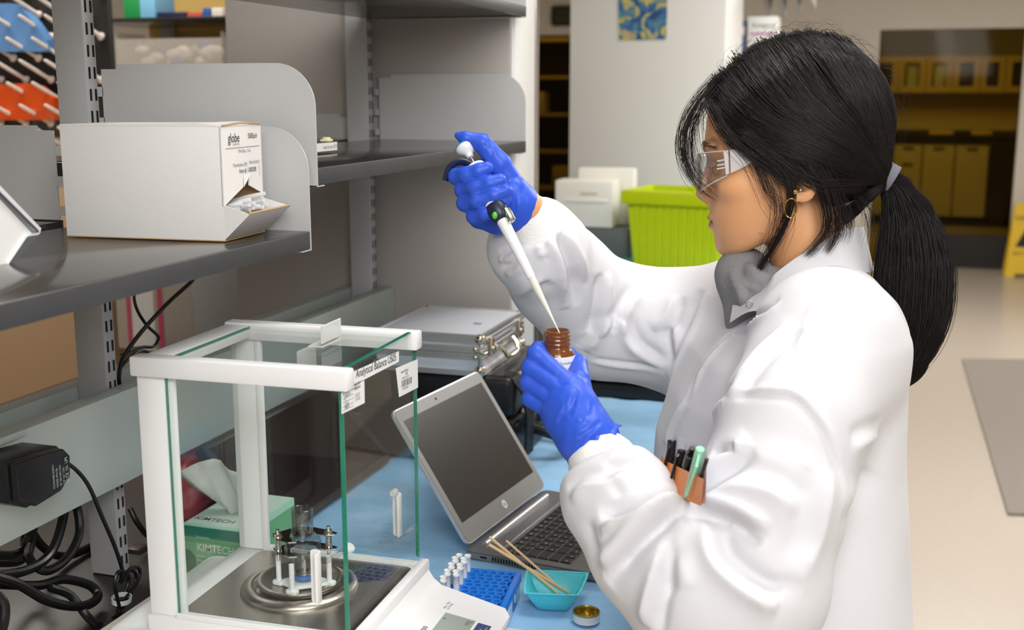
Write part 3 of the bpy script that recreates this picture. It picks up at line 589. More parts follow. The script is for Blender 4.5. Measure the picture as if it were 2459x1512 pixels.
text('label_print', 'NIST Calibration  Certification Report', .0032, stM(823, 947, .0009, (873, 919)), M_['ink_grey'], st, sx=.72)
text('label_print', 'PRECISION\nWEIGHING', .0042, stM(851, 930, .0009, (873, 918)), M_['ink'], st, sx=.75)
for r, (ya, yb) in enumerate(((958, 948), (967, 957), (978, 968), (986, 976))):
    a_, b_ = bonp(824, ya, a=fx1+.0008), bonp(849, yb-3, a=fx1+.0008); obj('rule', MB().tube([a_, b_], .0002, 4), M_['ink_grey'], st)
    text('label_print', ['7.01x107 Sd', '21-', '23.30x12', '73962.4b'][r], .0042, stM(828, ya-5, .0009, (850, yb-10)), M_['ink_blue'], st, sx=.7)
text('label_print', 'Wallingford PA\nCal. ISO 17025\nPh. 610.446.0871', .0028, stM(853, 955, .0009, (873, 944)), M_['ink_grey'], st, sx=.7)
st, c = sticker('asset_label', [(951, 884), (1003, 862), (1004, 930), (959, 953)], fg, M_['paper'])
text('label_print', 'Analytical Balance', .0042, stM(963, 894, .0009, (991, 881)), M_['ink'], st, sx=.75)
text('label_print', 'US05', .0042, stM(974, 897, .0009, (983, 893)), M_['ink'], st, sx=.75)
text('label_print', 'R&D/P ID: 100105', .0036, stM(966, 909, .0009, (990, 898)), M_['ink_grey'], st, sx=.75)
text('label_print', 'S/N  B520206671', .0036, stM(967, 934, .0009, (990, 923)), M_['ink_grey'], st, sx=.75)
for i in range(12):
    x = 965+i*2.1; w = [.8, .5, 1.1, .6][i % 4]
    q = [bonp(x, 914-i*.95, a=fx1+.0009), bonp(x+w, 914-i*.95-.3, a=fx1+.0009), bonp(x+w, 930-i*.95-.3, a=fx1+.0009), bonp(x, 930-i*.95, a=fx1+.0009)]
    obj('bar_print', MB().poly(q), M_['ink'], st, smooth=0)
# weighing pan
pc = Vector((.128, .102, ZF+.0005))
T = Matrix.Translation
ring = [(.0665, 0), (.0665, .002), (.065, .0045), (.060, .0075), (.054, .0075), (.050, .005), (.049, .0005)]
obj('draft_ring', MB().lathe(ring, 64, T(pc)), M_['steel'], bal, smooth=50)
obj('pan', MB().lathe([(.02, .004), (.043, .004), (.0465, .006), (.048, .010), (.0475, .0125), (.045, .0135), (.042, .0122), (0, .0122)], 64, T(pc)), M_['steel'], bal, smooth=50)
# ------------------------------------------------------------------ glass cell on its stand, on the pan
pz = SZ+ZF+.0127
cw = bl(.141, .088, 0); cell = thing('diffusion_cell', 'small glass diffusion cell clamped between steel plates on the balance pan', 'glass cell', (cw.x, cw.y, pz+.0001), R(-8))
CG = thin_glass('cell_glass', (.965, .975, .975), .03, 1.5, 2.2)
frostw = mat('white_nylon', s2l(232, 234, 234), .4)
for k, (dx, dy) in enumerate(((-.020, -.012), (.004, -.024), (.023, .008), (-.006, .022))):
    if k == 3: continue
    obj('stand_leg', MB().cyl((dx, dy, .0035), (dx, dy, .034), .0024, n=10).prism(rrect(dx-.006, dy-.004, dx+.006, dy+.004, .003), 0, .0045, 'z', .001), frostw, cell)
obj('stand_base', MB().prism([(-.022, -.013), (.003, -.019), (.024, .003), (.022, .011), (-.004, .016), (-.02, -.006)], .0006, .0038, 'z', .0008), frostw, cell)
obj('receptor_tube', MB().lathe([(.0, .005), (.0092, .005), (.0105, .008), (.0105, .040), (.0097, .040), (.0097, .009), (0, .0065)], 32), CG, cell, smooth=50)
obj('mark_ring', MB().lathe([(.01065, .0085), (.01065, .0125)], 32, None, False), mat('blue_mark', s2l(40, 120, 220), .4), cell)
def clampp(z): return [(-.026, -.011), (-.016, -.019), (.000, -.022), (.006, -.018), (-.006, -.012), (-.0125, -.002), (-.0115, .006), (-.006, .0122), (.004, .0125), (.0125, .006), (.020, .007), (.027, .013), (.0262, .018), (.014, .0195), (-.002, .0195), (-.016, .014)]
for z in (.0395, .0565):
    obj('clamp_plate', MB().prism(clampp(z), z, z+.0016, 'z'), M_['steel_dark'], cell, smooth=20)
obj('flange', MB().lathe([(.0098, .0412), (.0165, .0412), (.0172, .0428), (.0165, .0465), (.0172, .049), (.0165, .0525), (.0162, .0560), (.0098, .0562)], 40), CG, cell, smooth=50)
obj('donor_tube', MB().lathe([(.0095, .056), (.0102, .058), (.0102, .088), (.0096, .0885), (.0090, .088), (.0090, .058), (0, .0565)], 40), CG, cell, smooth=50)
for dx, dy in ((-.0175, -.0145), (.0195, .0135)):
    b = obj('bolt', MB().cyl((dx, dy, .030), (dx, dy, .066), .0017, n=12), M_['chrome'], cell)
    obj('nut', MB().cyl((dx, dy, .0582), (dx, dy, .0616), .0036, n=6), M_['chrome'], b, smooth=20)
    obj('washer', MB().lathe([(.002, 0), (.0046, 0), (.0046, .0008), (.002, .0008)], 20, T((dx, dy, .0581))), M_['chrome'], b)
    obj('spring', MB().tube([(dx+.0028*math.cos(a*.7), dy+.0028*math.sin(a*.7), .041+a*.00021) for a in range(0, 75)], .0005, 5), M_['chrome'], b)
arm0, arm1 = Vector((.0095, -.003, .018)), Vector((.048, .004, .050))
d = arm1-arm0
obj('side_arm', MB().tube([arm0+d*t for t in (0, .25, .5, .62, .66, .7, 1)], [.0022, .0022, .0026, .0026, .0032, .0026, .0026], 14), CG, cell)
obj('arm_cap', MB().cyl(arm1, arm1+d.normalized()*.0035, .0062, .0052, 20, .0006), frostw, cell)

cell.scale = (1.2, 1.2, 1)
# ------------------------------------------------------------------ laptop
HL = Vector((-.519, 1.430, 0)); wv = Vector((.033, .270, 0)).normalized(); dv = Vector((wv.y, -wv.x, 0))
lap = thing('laptop', 'open grey laptop with dark screen on the blue bench pad', 'laptop', (HL.x, HL.y, BZ+.0055), math.atan2(dv.y, dv.x))
LW, LD, LT = .275, .217, .0125
lapg = mat('laptop_grey', s2l(128, 126, 126), .38, .35, bump=.02, bscale=800); lapd = mat('laptop_bezel', s2l(134, 133, 132), .42, .2)
silver = mat('laptop_silver', s2l(205, 206, 210), .25, .7)
base = obj('base', MB().prism(rrect(-.012, -.001, LD, LW, .012), .0, LT-.002, 'z', .003).prism(rrect(-.012, -.0005, LD-.0005, LW-.0005, .012), LT-.0019, LT, 'z', .0008), lapg, lap)
obj('hinge_bar', MB().cyl((.006, .026, LT+.001), (.006, LW-.03, LT+.001), .0042, n=14), silver, base)
obj('speaker_trim', MB().box((.0335, .012, LT), (.0365, LW-.012, LT+.0009), .0003), silver, base)
obj('key_well', MB().box((.041, .012, LT-.0002), (.1415, LW-.010, LT+.0003)), mat('key_well', s2l(120, 118, 116), .4, .4), base)
kw = (LW-.024)/14.6; kd = .0166
km = MB().box((-kd*.5+.0009, .0009, 0), (kd*.5-.0009, kw-.0009, .0016), .0007, 1).mesh('key'); km.materials.append(mat('key_black', s2l(38, 35, 34), .45))
kwide = MB().box((-kd*.5+.0009, .0009, 0), (kd*.5-.0009, kw*1.6-.0009, .0016), .0007, 1).mesh('key'); kwide.materials.append(km.materials[0])
kspace = MB().box((-kd*.5+.0009, .0009, 0), (kd*.5-.0009, kw*5-.0009, .0016), .0007, 1).mesh('key'); kspace.materials.append(km.materials[0])
glyph = ['~1234567890-=', 'QWERTYUIOP[]', 'ASDFGHJKL', 'ZXCVBNM,./']
for r in range(6):
    x = .0495+r*kd; y = .0125
    seq = [km]*14 if r == 0 else [km]*13+[kwide] if r == 1 else [kwide]+[km]*13 if r == 2 else [kwide]+[km]*11+[kwide] if r == 3 else [kwide]+[kwide]+[km]*9+[kwide] if r == 4 else [km]*4+[kspace]+[km]*4
    for c, me in enumerate(seq):
        k = piece('key', me, base, (x, y, LT+.0003)); wk = max(v.co.y for v in me.vertices)+.0009
        if me is km and y < .16:
            g = {1: glyph[0], 2: glyph[1], 3: glyph[2], 4: glyph[3]}.get(r)
            ch = g[min(c-(1 if r > 1 else 0), len(g)-1)] if g else ('fn' if r == 5 else 'F%d' % c)
            text('key_glyph', ch, .005, wmat(k) @ frame((.001, .0035, .00175), (0, 1, 0), (-1, 0, 0)), M_['ink_white'], k)
        y += wk
obj('touchpad', MB().box((.152, .085, LT), (.207, .185, LT+.0003), .0002), mat('touchpad', s2l(112, 110, 110), .35, .3), base)
for k in range(16): obj('vent_slot', MB().box((.030+k*.0042, -.0014, .0028), (.0325+k*.0042, -.0005, .0088)), M_['slot'], base, smooth=0)
obj('port', MB().box((.012, -.0014, .0045), (.022, -.0005, .0075)), M_['slot'], base, smooth=0)
text('maker_print', 'EliteBook', .006, wmat(base) @ frame((.163, .205, LT+.0004), (0, 1, 0), (-1, 0, 0)), silver, base)
text('audio_print', 'audio by', .005, wmat(base) @ frame((.012, .014, LT+.0004), (0, 1, 0), (-1, 0, 0)), silver, base)
# lid: local frame with x along width, y up the lid, z = normal towards the user
up_ = Vector((-.558, 0, .83)).normalized()
LM = frame((-.004, 0, LT+.003), (0, 1, 0), up_)      # x=width, y=up, z=normal
lidm = MB().prism(rrect(0, .004, LW-.002, .219, .012), -.006, -.0008, 'z', .0015, LM)
lid = obj('lid', lidm, silver, lap)
obj('bezel', MB().prism(rrect(.0025, .006, LW-.0045, .2165, .0105), -.0008, .0004, 'z', 0, LM), lapd, lid)
scr = bpy.data.materials.new('screen_off'); scr = mat('screen_off', s2l(34, 31, 28), .28, var=.08, vscale=6)
obj('screen', MB().box((.014, .035, .0004), (LW-.016, .199, .0009), M=LM), scr, lid, smooth=0)
obj('webcam', MB().cyl(LM @ Vector((LW/2-.02, .2075, .0004)), LM @ Vector((LW/2-.02, .2075, .0009)), .0022, n=16), M_['ink'], lid)
lg = obj('logo_disc', MB().cyl(LM @ Vector((LW/2-.002, .021, .0004)), LM @ Vector((LW/2-.002, .021, .0010)), .0068, n=32), mat('logo_silver', s2l(226, 228, 230), .3, .3), lid)
text('logo_print', 'hp', .009, wmat(lap) @ LM @ frame((LW/2-.002, .0213, .0011), (1, .18, 0), (.2, 1, 0)), M_['ink_grey'], lg, 'CENTER')
# ------------------------------------------------------------------ tube rack with tubes
TR, BR = Vector(atz(1250, 1372, .952)), Vector(atz(1199, 1480, .952))
rl = (BR-TR).length; ry = (BR-TR).normalized(); rx = Vector((-ry.y, ry.x, 0)) if False else Vector((ry.y, -ry.x, 0))
rw = .086; org = TR+rx*0
if rx.x > 0: rx = -rx
rk = thing('tube_rack', 'bright blue perforated tube rack on a pale box base', 'tube rack', (TR.x, TR.y, BZ+.004), math.atan2(-rx.y, -rx.x))
# local axes: +x = away from tubes (right), y = towards far end
rblue = mat('rack_blue', s2l(22, 116, 214), .35); rpale = mat('rack_pale', s2l(196, 216, 232), .3)
ht = .952-BZ-.004
Mi = wmat(rk).inverted(); yl = (Mi @ Vector((BR.x, BR.y, BZ+.004))).y     # negative length
sgn = -1 if yl < 0 else 1
L_ = abs(yl)
def ry_(t): return sgn*t
obj('base_box', MB().box((-rw, min(0, yl), 0), (-.0005, max(0, yl), ht-.012), .002), rpale, rk)
obj('grid_frame', MB().box((-rw-.001, min(0, yl)-.001, ht-.0125), (.0012, max(0, yl)+.001, ht-.0105), .0004).box((-.006, min(0, yl)-.001, ht-.0104), (.0012, max(0, yl)+.001, ht), .0012).box((-rw-.001, min(0, yl)-.001, ht-.0104), (-rw+.003, max(0, yl)+.001, ht), .0012).box((-rw+.003, ry_(.004) if sgn > 0 else -.004, ht-.0104), (-.006, .001, ht), .0012).box((-rw+.003, min(yl, yl-sgn*.006), ht-.0104), (-.006, max(yl, yl-sgn*.006), ht), .0012), rblue, rk)
pt = .0110; nrow = int((L_-.010)/(pt*.92)); ncol = 7
wm = bmesh.new(); nh = 12; tw, tl = pt/2, pt*.92/2
def sq(a):
    c, s = math.cos(a), math.sin(a); m = max(abs(c)/tw, abs(s)/tl); return (c/m, s/m)
o_ = [wm.verts.new((*sq(2*PI*(i+.5)/nh), 0)) for i in range(nh)]; i_ = [wm.verts.new((.0041*math.cos(2*PI*(i+.5)/nh), .0041*math.sin(2*PI*(i+.5)/nh), 0)) for i in range(nh)]
b_ = [wm.verts.new((.0039*math.cos(2*PI*(i+.5)/nh), .0039*math.sin(2*PI*(i+.5)/nh), -.010)) for i in range(nh)]
for i in range(nh): j = (i+1) % nh; wm.faces.new((o_[i], o_[j], i_[j], i_[i])); wm.faces.new((i_[i], i_[j], b_[j], b_[i]))
wm.faces.new(b_); mw = MB(); mw._add(wm); mw = mw.mesh('well'); mw.materials.append(rblue)
gap = (rw-.009-ncol*pt)/2
spots = []
for r in range(nrow):
    for c in range(ncol):
        x = -.0065-pt*(c+.5)-(pt*.25 if r % 2 else -pt*.02); y = -sgn*0+ry_(.0045+pt*.92*(r+.5))
        piece('well', mw, rk, (x, y, ht-.0002)); spots.append((x, y, r, c))
lab = obj('base_label', MB().box((-.0004, ry_(.028) if sgn > 0 else -.05, .006), (.0006, ry_(.05) if sgn > 0 else -.028, ht-.014)), mat('label_blue', s2l(36, 112, 184), .4), rk)
obj('label_oval', MB().lathe([(.006, 0), (.006, .0004), (0, .0004)], 24, Matrix.Translation((.0006, ry_(.039), .019)) @ Matrix.Rotation(PI/2, 4, 'Y')), rpale, lab)
tubem = MB().lathe([(0, -.004), (.0024, -.003), (.0036, 0), (.0039, .012), (.0040, .026), (.0044, .0262), (.0044, .0285), (.0036, .0285), (.0034, .012), (0, .003)], 16).mesh('microtube')
clear = thin_glass('tube_plastic', (.80, .83, .84), .12, 1.35, 1.4); tubem.materials.append(mat('tube_milky', s2l(236, 240, 242), .3, alpha=.8))
tubem.polygons.foreach_set('use_smooth', [True]*len(tubem.polygons))
k = 0; rows_t = sorted({s[2] for s in spots})
for (x, y, r, c) in spots:
    if c >= 5 and r % 1 == 0 and r < 9 and not (c == 5 and r in (7, 8)):
        p = wmat(rk) @ Vector((x, y, ht-.0075)); o = bpy.data.objects.new('microtube', tubem); COL.objects.link(o); o.location = p
        nth = ['first', 'second', 'third', 'fourth', 'fifth', 'sixth', 'seventh', 'eighth', 'ninth'][r]; tag(o, 'clear open microtube in the blue rack, %s row from the laptop, %s column' % (nth, 'outer' if c == 6 else 'inner'), 'tube', 'microtubes in the blue rack'); k += 1
# ------------------------------------------------------------------ teal weighing boat with wooden sticks, bottle lid
dc = [Vector(atz(x, y, .944)) for x, y in ((1262, 1366), (1417, 1373), (1392, 1430), (1255, 1424))]
cen = sum(dc, Vector())/4
teal = mat('teal_plastic', s2l(92, 216, 230), .28, sss=0, alpha=.93, var=.05, vscale=40)
boat = thing('weighing_boat', 'turquoise plastic weighing boat on the blue pad', 'dish', (cen.x, cen.y, BZ+.0055))
def inter(p, s, z, n=6):
    out = []
    for i in range(4):
        a, b = dc[i]-cen, dc[(i+1) % 4]-cen
        for t in range(n): q = a.lerp(b, t/n); rr = 1-.10*abs(2*t/n-1)**3*(1 if s < .9 else .35); out.append(Vector((q.x*s*rr, q.y*s*rr, z)))
    return out
H_ = .944-BZ-.0055
rings = [inter(0, s, z) for s, z in ((.55, 0), (.60, .0015), (.80, .014), (.90, H_-.003), (.92, H_), (1.0, H_), (1.0, H_-.0012), (.915, H_-.0013), (.885, H_-.004), (.79, .013), (.585, .0025))]
V = [tuple(p) for r in rings for p in r]; n = 24; F = [tuple(range(n))[::-1], tuple((len(rings)-1)*n+i for i in range(n))]
for a in range(len(rings)-1):
    for i in range(n): F.append((a*n+i, a*n+(i+1) % n, (a+1)*n+(i+1) % n, (a+1)*n+i))
obj('bowl', MB().raw(V, F), teal, boat, smooth=40)
wood = mat('stick_wood', s2l(226, 190, 140), .6, bump=.1, bscale=80, stretch=(1, 1, .1), var=.08, vscale=50)
sa = Vector(atz(1362, 1420, BZ+.014)); 
for i, (p, q, wd_, lb) in enumerate((((1176, 1308), (1368, 1424), .0021, 'longest pale wooden stick leaning in the turquoise weighing boat'), ((1196, 1306), (1340, 1424), .0019, 'middle pale wooden stick leaning in the turquoise weighing boat'), ((1232, 1312), (1346, 1412), .0015, 'thin pale wooden stick lying rightmost in the turquoise weighing boat'))):
    b = Vector(atz(*q, BZ+.012+.0025*i)); rim = Vector(atz(p[0]+(q[0]-p[0])*.52, p[1]+(q[1]-p[1])*.52, .944+.004+.001*i))
    dr = (rim-b).normalized(); e = b+dr*(.120, .114, .092)[i]
    tag(obj('wooden_stick', MB().tube([b, b.lerp(e, .5), e], wd_, 10), wood), lb, 'stick', 'wooden sticks in the weighing boat')
lp = Vector(atz(1408, 1492, BZ+.004)); ld = thing('bottle_lid', 'upturned gold-lined white screw lid near the bench edge', 'lid', (lp.x, lp.y, BZ+.0055))
obj('shell', MB().lathe([(0, 0), (.0155, 0), (.0165, .001), (.0165, .011), (.0158, .0118), (.0150, .0118)], 40, None, False), M_['plastic_white'], ld, smooth=40)
obj('liner', MB().lathe([(.0167, .0105), (.0170, .0118), (.0166, .0128), (.0155, .0128), (.0148, .0115), (.0146, .004), (.0149, .0035), (.014, .003), (0, .0026)], 40, None, False), mat('gold_liner', s2l(196, 172, 96), .22, .9), ld, smooth=40)
# ------------------------------------------------------------------ tissue box, red bag, roll, leaning monitor
kb = thing('tissue_box', 'green and white tissue wipe box behind the balance', 'tissue box', (-.855, 1.242, BZ+.001), 0)
bx_, by_, bz_ = .092, .134, .086
kgreen = mat('box_green', s2l(120, 188, 132), .5); kdark = mat('box_dark_green', s2l(30, 132, 100), .5); kpale = mat('box_pale_green', s2l(178, 222, 200), .5)
obj('carton', MB().box((0, 0, 0), (bx_, by_, bz_), .001), kpale, kb)
obj('front_panel', MB().box((.001, -.0006, .018), (bx_-.001, -.0001, bz_-.017)), kgreen, kb, smooth=0)
obj('front_band', MB().box((.001, -.0006, bz_-.0165), (bx_-.001, -.0001, bz_-.002)), kdark, kb, smooth=0)
obj('front_foot', MB().box((.001, -.0006, .001), (bx_-.001, -.0001, .0175)), M_['paper'], kb, smooth=0)
obj('print_disc', MB().lathe([(.016, 0), (.016, .0005), (0, .0005)], 32, Matrix.Translation((.003, -.0006, .036)) @ Matrix.Rotation(PI/2, 4, 'X')), mat('disc_green', s2l(32, 112, 72), .5), kb)
obj('side_band', MB().box((bx_+.0001, .001, .02), (bx_+.0006, by_-.001, bz_-.01)), kgreen, kb, smooth=0)
kM = lambda x, z: wmat(kb) @ frame((x, -.0012, z), (1, 0, 0), (0, 0, 1))
text('brand_print', 'KIMTECH', .0145, kM(.021, .056), M_['ink_white'], kb, sx=.92, off=.00012); text('brand_print', 'Kimwipes', .005, kM(.021, .0705), M_['ink_white'], kb)
for i in range(3): text('small_print', ['Delicate Task Wipers', 'Essuie-tout delicat', 'Lingettes delicates'][i], .0042, kM(.021, 0.0445-i*.006), M_['ink_white'], kb)
obj('top_panel', MB().box((.004, .004, bz_+.0001), (bx_-.004, by_-.004, bz_+.0005)), mat('top_pale', s2l(206, 226, 214), .5), kb, smooth=0)
text('brand_print', 'KIMTECH', .014, wmat(kb) @ frame((.006, .022, bz_+.0008), (1, 0, 0), (0, 1, 0)), M_['ink_grey'], kb, off=.0002)
tis = []
nu, nv = 10, 9; V = []; F = []
for j in range(nv+1):
    for i in range(nu+1):
        u, v = i/nu-.5, j/nv
        w_ = .012+.052*v**.7; x = .048+u*w_*1.6-.030*v; y = .060+.010*math.sin(u*9+2*v)*(1-.5*v)+.004*math.sin(u*17)-.012*v; z = bz_-.004+.078*v*(1-.35*(u*1.4-.05)**2)-.016*abs(u)*v
        V.append((x, y, z))
for j in range(nv):
    for i in range(nu): a = j*(nu+1)+i; F.append((a, a+1, a+nu+2, a+nu+1))
t = obj('tissue', MB().raw(V, F), mat('tissue_white', s2l(244, 243, 240), .8, bump=.2, bscale=120), kb, smooth=180); so = t.modifiers.new('th', 'SOLIDIFY'); so.thickness = .0006
# red bag (crumpled sack)
def blob(center, rad, seed, amp, nu=40, nv=26, flat=.0):
    r_ = random.Random(seed); ph = [(r_.uniform(2, 7), r_.uniform(2, 7), r_.uniform(0, 6), r_.uniform(0, 6)) for _ in range(6)]
    V = []; F = []
    for j in range(nv+1):
        th = PI*j/nv
        for i in range(nu):
            f = 2*PI*i/nu; k = 1+amp*sum(math.sin(a*f*1.0//1*0+round(a)*f+p)*math.sin(round(b)*th+q) for a, b, p, q in ph)/3
            x, y, z = math.sin(th)*math.cos(f), math.sin(th)*math.sin(f), math.cos(th)
            V.append((center[0]+rad[0]*k*x, center[1]+rad[1]*k*y, max(center[2]+rad[2]*k*z, center[2]-rad[2]+flat)))
    for j in range(nv):
        for i in range(nu): F.append((j*nu+i, j*nu+(i+1) % nu, (j+1)*nu+(i+1) % nu, (j+1)*nu+i))
    return MB().raw(V, F)
tag(obj('waste_bag', blob((-.972, 1.425, BZ+.067), (.050, .075, .066), 3, .05, flat=.004), mat('red_plastic_bag', s2l(196, 58, 74), .28, bump=.5, bscale=25), smooth=60), 'crumpled red plastic bag behind the tissue box', 'bag')
mon = thing('monitor', 'black flat monitor leaning under the beam behind the balance', 'monitor', (-.80, 1.40, BZ+.003))
MM = frame((-.800, 1.395, BZ+.014), (0, 1, 0), (-.13, 0, .13)) ; MM = Matrix.Translation((0, 0, 0)) @ MM
gl_blk = mat('monitor_glass', s2l(22, 8, 11), .4, spec=.02); gm = mat('monitor_frame', s2l(44, 42, 42), .4, spec=.2)
obj('shell', MB().box((0, 0, -.014), (.40, .176, -.001), .003, M=MM), M_['plastic_black'], mon, True)
fr = MB()
for lo, hi in (((0, 0), (.40, .010)), ((0, .166), (.40, .176)), ((0, .010), (.014, .166)), ((.386, .010), (.40, .166))): fr.box((*lo, -.001), (*hi, .002), .0005, M=MM)
obj('frame', fr, gm, mon, True); obj('glass', MB().box((.014, .010, -.0009), (.386, .166, .0008), M=MM), gl_blk, mon, True, smooth=0)
obj('foot', MB().box((-.92, 1.50, BZ+.0008), (-.868, 1.66, BZ+.012), .002), M_['plastic_black'], mon, True)
# ------------------------------------------------------------------ black equipment case with the aluminium case on top
bcx0, bcx1, bcy0, bcy1, bcz = -.875, -.585, 1.815, 2.085, 1.078
bc = thing('equipment_case', 'black plastic equipment case under the aluminium case', 'case', ((bcx0+bcx1)/2, (bcy0+bcy1)/2, BZ+.006))
obj('lower_shell', MB().box((bcx0, bcy0, BZ+.006), (bcx1, bcy1, 1.00), .014, 3), M_['plastic_black'], bc, True)
obj('upper_shell', MB().box((bcx0, bcy0, 1.0035), (bcx1, bcy1, bcz), .014, 3), M_['plastic_black'], bc, True)
obj('seam_rim', MB().box((bcx0-.004, bcy0-.004, .994), (bcx1+.004, bcy1+.004, 1.003), .003), M_['plastic_black'], bc, True)
for k in range(4):
    y = bcy0+.012+k*.010
    obj('rib', MB().tube([(bcx1-.02, y, bcz-.002), (bcx1-.004, y, bcz-.004), (bcx1+.016, y, bcz-.03), (bcx1+.022, y, bcz-.07), (bcx1+.020, y, BZ+.03)], .0036, 8), M_['plastic_black'], bc, True)
obj('wheel_boss', MB().cyl((bcx1-.004, bcy0+.075, .985), (bcx1+.013, bcy0+.075, .985), .030, .026, 28, .003), mat('case_boss', s2l(52, 54, 58), .3), bc, True)
hp = [(bcx1+.004, bcy0+.07, .975), (bcx1+.05, bcy0+.072, .966), (bcx1+.066, bcy0+.09, .952), (bcx1+.066, bcy0+.15, .948), (bcx1+.05, bcy0+.172, .955), (bcx1+.004, bcy0+.175, .965)]
obj('handle', MB().tube(spline(hp, 5), .0115, 12), M_['plastic_black'], bc, True)
obj('latch', MB().box((bcx1+.001, bcy0+.2, .975), (bcx1+.012, bcy0+.235, 1.03), .003), M_['plastic_black'], bc, True)
az = 1.079
aN, aR = Vector(atz(895, 789, 1.150)), Vector(atz(1158, 806, 1.150))
aw = (aR-aN).length; au = (aR-aN).normalized(); ang = math.atan2(au.y, au.x)
ac = thing('aluminium_case', 'silver aluminium latch case on top of the black case', 'case', (aN.x, aN.y, az), ang)
AD, AH = .245, 1.150-az
alp = mat('case_panel', s2l(214, 218, 228), .35, .25, bump=.03, bscale=700); alr = mat('case_rail', s2l(205, 205, 206), .28, .75)
obj('lower_body', MB().box((.004, .004, 0), (aw-.004, AD-.004, AH*.55), .002), alp, ac); obj('lid', MB().box((.004, .004, AH*.56), (aw-.004, AD-.004, AH-.002), .002), alp, ac)
def rail(z0, z1, k):
    m = MB(); zs = [z0+(z1-z0)*i/k for i in range(k+1)]
    for i in range(k):
        e = .0 if i % 2 == 0 else .0012
        m.box((e, e, zs[i]), (aw-e, .0065, zs[i+1])).box((e, AD-.0065, zs[i]), (aw-e, AD-e, zs[i+1])).box((e, .0066, zs[i]), (.0065, AD-.0066, zs[i+1])).box((aw-.0065, .0066, zs[i]), (aw-e, AD-.0066, zs[i+1]))
    return m
obj('edge_rail', rail(AH-.015, AH-.0002, 3), alr, ac); obj('edge_rail', rail(AH*.56, AH*.56+.011, 3), alr, ac); obj('edge_rail', rail(AH*.55-.011, AH*.55, 3), alr, ac); obj('edge_rail', rail(0, .009, 1), alr, ac)
obj('edge_rail', MB().box((aw-.0085, -.0003, .009), (aw+.0003, .0085, AH-.015), .003), alr, ac)
brass = mat('nickel', s2l(206, 196, 176), .2, .95)
for x in (0, aw):
    for y in (0, AD):
        for z in (.0096, AH-.008): obj('corner_cap', MB().sphere((x+(.006 if x == 0 else -.006), y+(.006 if y == 0 else -.006), z), .0095, 16, (1, 1, .95)), brass, ac)
for y in (.035, AD-.045):
    l = obj('latch', MB().box((aw, y, AH*.40), (aw+.005, y+.016, AH*.86), .002).cyl((aw+.003, y+.008, AH*.56), (aw+.009, y+.008, AH*.56), .005, n=14), brass, ac)
obj('hinge_pin', MB().tube([(aw-.012, -.002, AH*.60), (aw+.004, -.002, AH*.56), (aw+.004, .012, AH*.56)], .0022, 8).sphere((aw-.012, -.002, AH*.66), .004).sphere((aw-.012, -.002, AH*.46), .004), brass, ac)
obj('handle', MB().tube(spline([(aw+.002, .085, AH*.52), (aw+.012, .088, AH*.36), (aw+.016, .10, AH*.22), (aw+.016, .145, AH*.22), (aw+.012, .157, AH*.36), (aw+.002, .16, AH*.52)], 5), .0042, 10), brass, ac)
obj('scuff_label', MB().box((aw*.75, .10, AH-.0006), (aw*.82, .104, AH+.0001)), M_['ink_grey'], ac)
# dark instrument further along the bench
di = thing('bench_instrument', 'dark grey bench instrument behind the raised sleeve', 'instrument', (-.42, 2.42, BZ+.006))
obj('body', MB().box((-.62, 2.36, BZ+.03), (-.285, 2.75, 1.10), .012, 3), mat('dark_grey_shell', s2l(66, 69, 74), .4), di, True)
obj('base', MB().box((-.61, 2.34, BZ+.006), (-.29, 2.74, BZ+.0295), .004), M_['plastic_black'], di, True)
obj('panel_gap', MB().box((-.475, 2.3585, BZ+.04), (-.472, 2.3598, 1.09)), M_['slot'], di, True)
# ------------------------------------------------------------------ pipette carton on the lower shelf
LZ = 1.3895
cx0 = Vector(atz(541, 580, LZ)); ang = R(3.6)
# local: x to the left rear (-), y away; origin at the near front corner
car = thing('pipette_carton', 'white dispenser carton of plastic pipettes on the lower shelf', 'carton', (cx0.x, cx0.y, LZ), ang)
CL, CW_, CH = .1985, .097, .1245; WC = M_['white_card']; KR = M_['kraft']; th = .0018
obj('side_panel', MB().box((-CL, 0, .001), (0, th, CH), .0005), WC, car); obj('side_panel', MB().box((-CL, CW_-th, .001), (-.0, CW_, CH), .0005), WC, car)
obj('rear_panel', MB().box((-CL, th, .001), (-CL+th, CW_-th, CH)), WC, car); obj('bottom_panel', MB().box((-CL, 0, 0), (0, CW_, .0012)), KR, car)
obj('top_flap', MB().prism([(-CL, CH), (0.0005, CH), (.0005, CH+.0012), (-.03, CH+.0038), (-.06, CH+.0026), (-CL, CH+.0015)], 0, CW_, 'y'), WC, car)
obj('flap_edge', MB().tube([(.0007, .002, CH+.0012), (.0007, CW_*.45, CH+.0034), (.0007, CW_-.002, CH+.0012)], .0010, 6), KR, car)
# front panel with an opening (pentagon cut-out), built around the hole
hy0, hy1 = .0475, .063; zt0, zt1 = .072, .0545
fp = [(0, CH), (CW_, CH), (CW_, .045), (hy1, .057), (hy1, .0700), (hy0+.002, .0700), (hy0, .056), (0, .038)]
fm = MB().prism([(y, z) for y, z in fp], -.0016, .0, 'x'); obj('front_panel', fm, WC, car, smooth=0, label='printed front panel')
obj('torn_tab', MB().raw([(.0004, hy0+.001, .056), (.0004, hy0+.001, .070), (.005, hy0+.013, .0725), (-.004, hy0+.006, .057)], [(0, 1, 2, 3)]), WC, car, smooth=0)
